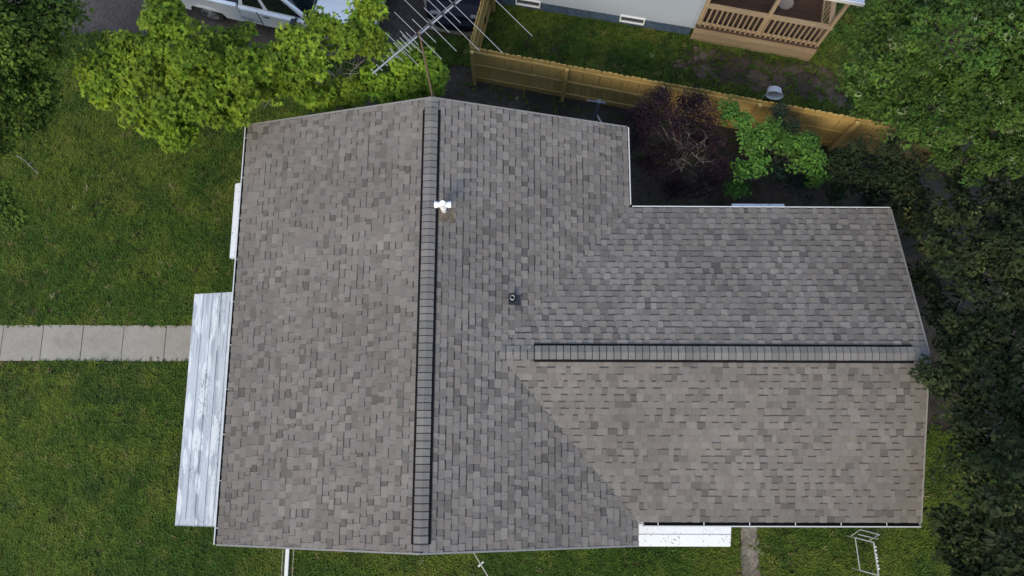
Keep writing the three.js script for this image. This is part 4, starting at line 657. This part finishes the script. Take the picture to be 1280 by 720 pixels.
tree('maple_tree', 'broad yellow-green maple beside the driveway over the lawn', 'tree', at(215, 120, 0), [[210, 58, 5.0, 0.80], [165, 86, 4.5, 0.55], [130, 88, 4.6, 0.40, 1.4], [112, 86, 4.5, 0.24, 1.6], [140, 112, 4.3, 0.3, 1.2], [188, 118, 4.4, 0.60], [238, 108, 4.5, 0.62], [212, 155, 3.7, 0.36], [222, 172, 3.5, 0.24], [282, 84, 4.4, 0.55], [298, 118, 4.0, 0.34], [292, 142, 3.7, 0.2], [202, 20, 5.0, 0.42], [215, 6, 5.0, 0.2], [266, 56, 4.6, 0.28], [146, 60, 4.8, 0.32, 1.3], [304, 50, 4.3, 0.28], [315, 92, 4.2, 0.26], [190, 150, 3.9, 0.25], [262, 130, 4.0, 0.24]], { seed: 1001, leaf: 'maple', color: LIME, trunk: 0.15, clumps: 20, density: 9 });
tree('maple_tree', 'yellow-green maple with grey bare twigs in front of the pickup hood', 'tree', at(400, 100, 0), [[390, 74, 4.2, 0.46], [360, 92, 3.9, 0.34], [338, 78, 4.2, 0.24], [386, 108, 3.6, 0.32], [424, 46, 4.2, 0.26], [372, 48, 4.3, 0.26], [456, 22, 4.1, 0.18], [462, 8, 4.2, 0.16], [440, 116, 3.1, 0.22, 0.8], [400, 30, 4.2, 0.24, 0.7], [450, 46, 3.9, 0.2, 0.7], [345, 106, 3.5, 0.2, 0.7], [402, 122, 3.2, 0.2, 0.8], [470, 52, 3.9, 0.16, 0.8]], { seed: 1002, leaf: 'maple', color: LIME, trunk: 0.10, clumps: 20, density: 9, bark: greyBark, twigs: [[420, 110, 2.4, 425, 62, 3.8, 0.02], [425, 105, 2.4, 455, 75, 3.6, 0.018], [415, 100, 2.4, 440, 92, 3.4, 0.016], [330, 130, 1.2, 300, 118, 2.4, 0.016], [330, 135, 1.0, 345, 118, 2.2, 0.014], [430, 112, 2.0, 470, 88, 3.0, 0.014]] });
tree('young_tree', 'small bright green leafy tree right below the television aerial', 'tree', at(512, 122, 0), [[515, 88, 3.5, 0.48], [492, 104, 3.3, 0.48], [540, 82, 3.5, 0.3], [520, 112, 3.1, 0.42], [462, 108, 3.0, 0.28, 0.7], [545, 118, 3.0, 0.25, 0.6], [500, 72, 3.5, 0.26]], { seed: 1003, leaf: 'maple', color: BRIGHT, trunk: 0.06, clumps: 26, density: 9, clumpR: 0.22, scale: 0.9 });
tree('shade_tree', 'dense mid-green tree overhanging the shaded lawn corner and driveway', 'tree', at(-30, 120, 0), [[45, 30, 5.2, 0.9], [15, 75, 5.0, 0.9], [62, 8, 5.2, 0.6], [8, 20, 5.6, 1.0], [30, 105, 4.6, 0.55], [0, 130, 4.6, 0.7], [20, 155, 4.4, 0.3, 0.8], [3, 185, 4.4, 0.35], [60, 128, 4.0, 0.3, 0.4], [-40, 60, 5.6, 1.2], [-40, 150, 4.8, 0.9], [-60, 0, 6, 1.4], [4, 250, 4.0, 0.22, 0.8], [14, 268, 3.8, 0.25, 0.8], [-20, 245, 4.1, 0.4]], { seed: 1004, leaf: 'small', color: MID, trunk: 0.18, clumps: 24, density: 9 });
tree('maple_tree', 'tall spreading green maple at the end of the wooden fence', 'tree', at(1190, 190, 0), [[1115, 58, 6.0, 0.80], [1195, 40, 7.0, 0.97], [1262, 90, 6.4, 0.92], [1108, 108, 5.0, 0.63], [1175, 128, 5.6, 0.84], [1150, 12, 6.4, 0.80], [1250, 168, 5.2, 0.80], [1072, 88, 4.6, 0.38], [1085, 40, 5.4, 0.42], [1205, 185, 4.7, 0.59], [1130, 155, 4.4, 0.46, 0.8], [1270, 20, 7.0, 0.84], [1230, 110, 6.2, 0.67], [1320, 60, 7, 1.18], [1320, 160, 6, 1.01], [1165, 185, 4.2, 0.34, 0.7], [1085, 130, 4.2, 0.25]], { seed: 1005, leaf: 'fullmaple', color: DEEP, trunk: 0.2, clumps: 24, density: 11, glint: [0.18, 0.24, 0.11, 0.06], scale: 0.76, wild: 1.2 });
tree('dark_tree', 'dark sparse tree standing off the end gable of the wing', 'tree', at(1215, 330, 0), [[1190, 262, 3.8, 0.6, 0.7], [1235, 290, 4.2, 0.8, 0.7], [1195, 325, 3.9, 0.6, 0.65], [1250, 350, 4.3, 0.8, 0.7], [1205, 385, 4.0, 0.65, 0.65], [1265, 250, 4.2, 0.6, 0.7], [1170, 290, 3.2, 0.4, 0.5], [1310, 320, 4.8, 1.2], [1180, 215, 3.4, 0.5, 0.7], [1250, 225, 3.8, 0.6, 0.7], [1158, 330, 2.6, 0.36, 0.8], [1172, 365, 2.9, 0.36, 0.8], [1150, 262, 2.6, 0.36, 0.8]], { seed: 1006, leaf: 'fullmaple', color: DARK, trunk: 0.15, clumps: 22, density: 7.5, glint: [0.10, 0.115, 0.042, 0.07], wild: 1.4 });
tree('dark_tree', 'dark tree with pale leaf tips brushing the roof corner of the wing', 'tree', at(1225, 530, 0), [[1190, 440, 4.1, 0.55, 0.7], [1182, 405, 3.2, 0.36, 0.8], [1180, 480, 3.0, 0.34, 0.8], [1235, 455, 4.4, 0.75, 0.7], [1200, 505, 4.1, 0.5, 0.65], [1245, 530, 4.4, 0.8, 0.7], [1215, 575, 4.1, 0.6, 0.65], [1265, 600, 4.4, 0.7, 0.7], [1170, 470, 4.35, 0.18, 0.5], [1270, 420, 4.5, 0.7, 0.7], [1310, 500, 5, 1.2]], { seed: 1007, leaf: 'fullmaple', color: DARK, trunk: 0.15, clumps: 22, density: 7.5, glint: [0.10, 0.115, 0.042, 0.07], wild: 1.4 });
tree('dark_tree', 'dark leafy tree over the lawn past the metal frame', 'tree', at(1250, 700, 0), [[1220, 640, 4.0, 0.6, 0.65], [1262, 668, 4.3, 0.75, 0.7], [1208, 690, 3.7, 0.5, 0.6], [1240, 712, 4.0, 0.7, 0.7], [1185, 660, 3.2, 0.3, 0.4], [1290, 720, 4.4, 1.0], [1250, 760, 4.2, 1.0], [1330, 640, 6.5, 1.4], [1360, 760, 6.5, 1.3]], { seed: 1008, leaf: 'fullmaple', color: DARK, trunk: 0.14, clumps: 22, density: 7.5, glint: [0.10, 0.115, 0.042, 0.07], wild: 1.4 });  // the tall lobes past the view edge are added to shade the lawn
tree('purple_shrub', 'dark purple leaved shrub beside the fence with bare centre twigs', 'shrub', at(850, 215, 0), [[818, 138, 2.5, 0.45], [850, 150, 2.6, 0.42, 0.8], [880, 140, 2.4, 0.42], [805, 172, 2.0, 0.4], [888, 180, 2.1, 0.42], [842, 205, 1.8, 0.42, 0.8], [880, 222, 1.6, 0.36, 0.8], [826, 118, 2.6, 0.16], [800, 140, 2.2, 0.36], [860, 130, 2.4, 0.36], [815, 205, 1.6, 0.4], [850, 235, 1.4, 0.4], [862, 180, 2.0, 0.4], [895, 205, 1.8, 0.34]], { seed: 1009, leaf: 'fine', color: [[0.018, 0.009, 0.015], [0.036, 0.018, 0.026]], trunk: 0.06, clumps: 30, density: 8, clumpR: 0.2, fork: 0.2, twigs: [[862, 188, 2.0, 840, 172, 2.5, 0.011], [862, 188, 2.0, 885, 172, 2.5, 0.011], [862, 188, 2.0, 845, 205, 2.2, 0.010], [862, 188, 2.0, 880, 205, 2.2, 0.012], [862, 188, 2.0, 862, 165, 2.5, 0.010], [860, 190, 2.0, 852, 215, 2.1, 0.010]] });
tree('green_shrub', 'bright green broad-leaved shrub growing against the wooden fence', 'shrub', at(955, 215, 0), [[908, 140, 2.5, 0.18], [935, 160, 2.5, 0.25], [945, 178, 2.3, 0.25], [965, 160, 2.5, 0.2], [1005, 180, 2.3, 0.18], [1018, 200, 2.1, 0.2], [932, 214, 1.9, 0.2], [985, 178, 2.1, 0.22, 0.7], [925, 235, 1.4, 0.2, 0.6], [950, 200, 2.0, 0.24], [1000, 200, 2.0, 0.22], [1022, 218, 1.8, 0.2], [955, 172, 2.4, 0.2], [1012, 178, 2.3, 0.18]], { seed: 1010, leaf: 'small', color: [[0.060, 0.150, 0.022], [0.095, 0.205, 0.032]], trunk: 0.05, clumps: 40, density: 8, clumpR: 0.16, fork: 0.2 });
tree('yew_shrub', 'dull blue-green shrub poking above the fence top', 'shrub', at(985, 215, 0), [[975, 142, 2.3, 0.24], [982, 160, 2.1, 0.28], [965, 205, 1.6, 0.4, 0.8], [990, 225, 1.4, 0.4, 0.8], [1015, 230, 1.4, 0.36, 0.7]], { seed: 1011, leaf: 'fine', color: [[0.018, 0.040, 0.026], [0.032, 0.062, 0.038]], trunk: 0.05, clumps: 34, density: 8, clumpR: 0.2, fork: 0.2 });
tree('dark_shrub', 'near-black evergreen shrub in the corner by the wing gable', 'shrub', at(1085, 250, 0), [[1075, 200, 2.2, 0.5], [1110, 215, 2.4, 0.55], [1060, 232, 1.8, 0.42], [1100, 255, 1.9, 0.5], [1135, 240, 2.4, 0.5], [1130, 190, 2.6, 0.5], [1140, 275, 2.0, 0.4]], { seed: 1012, leaf: 'small', color: [[0.014, 0.030, 0.010], [0.034, 0.052, 0.018]], trunk: 0.07, clumps: 26, density: 8, fork: 0.2 });

renderer.render(scene, camera);
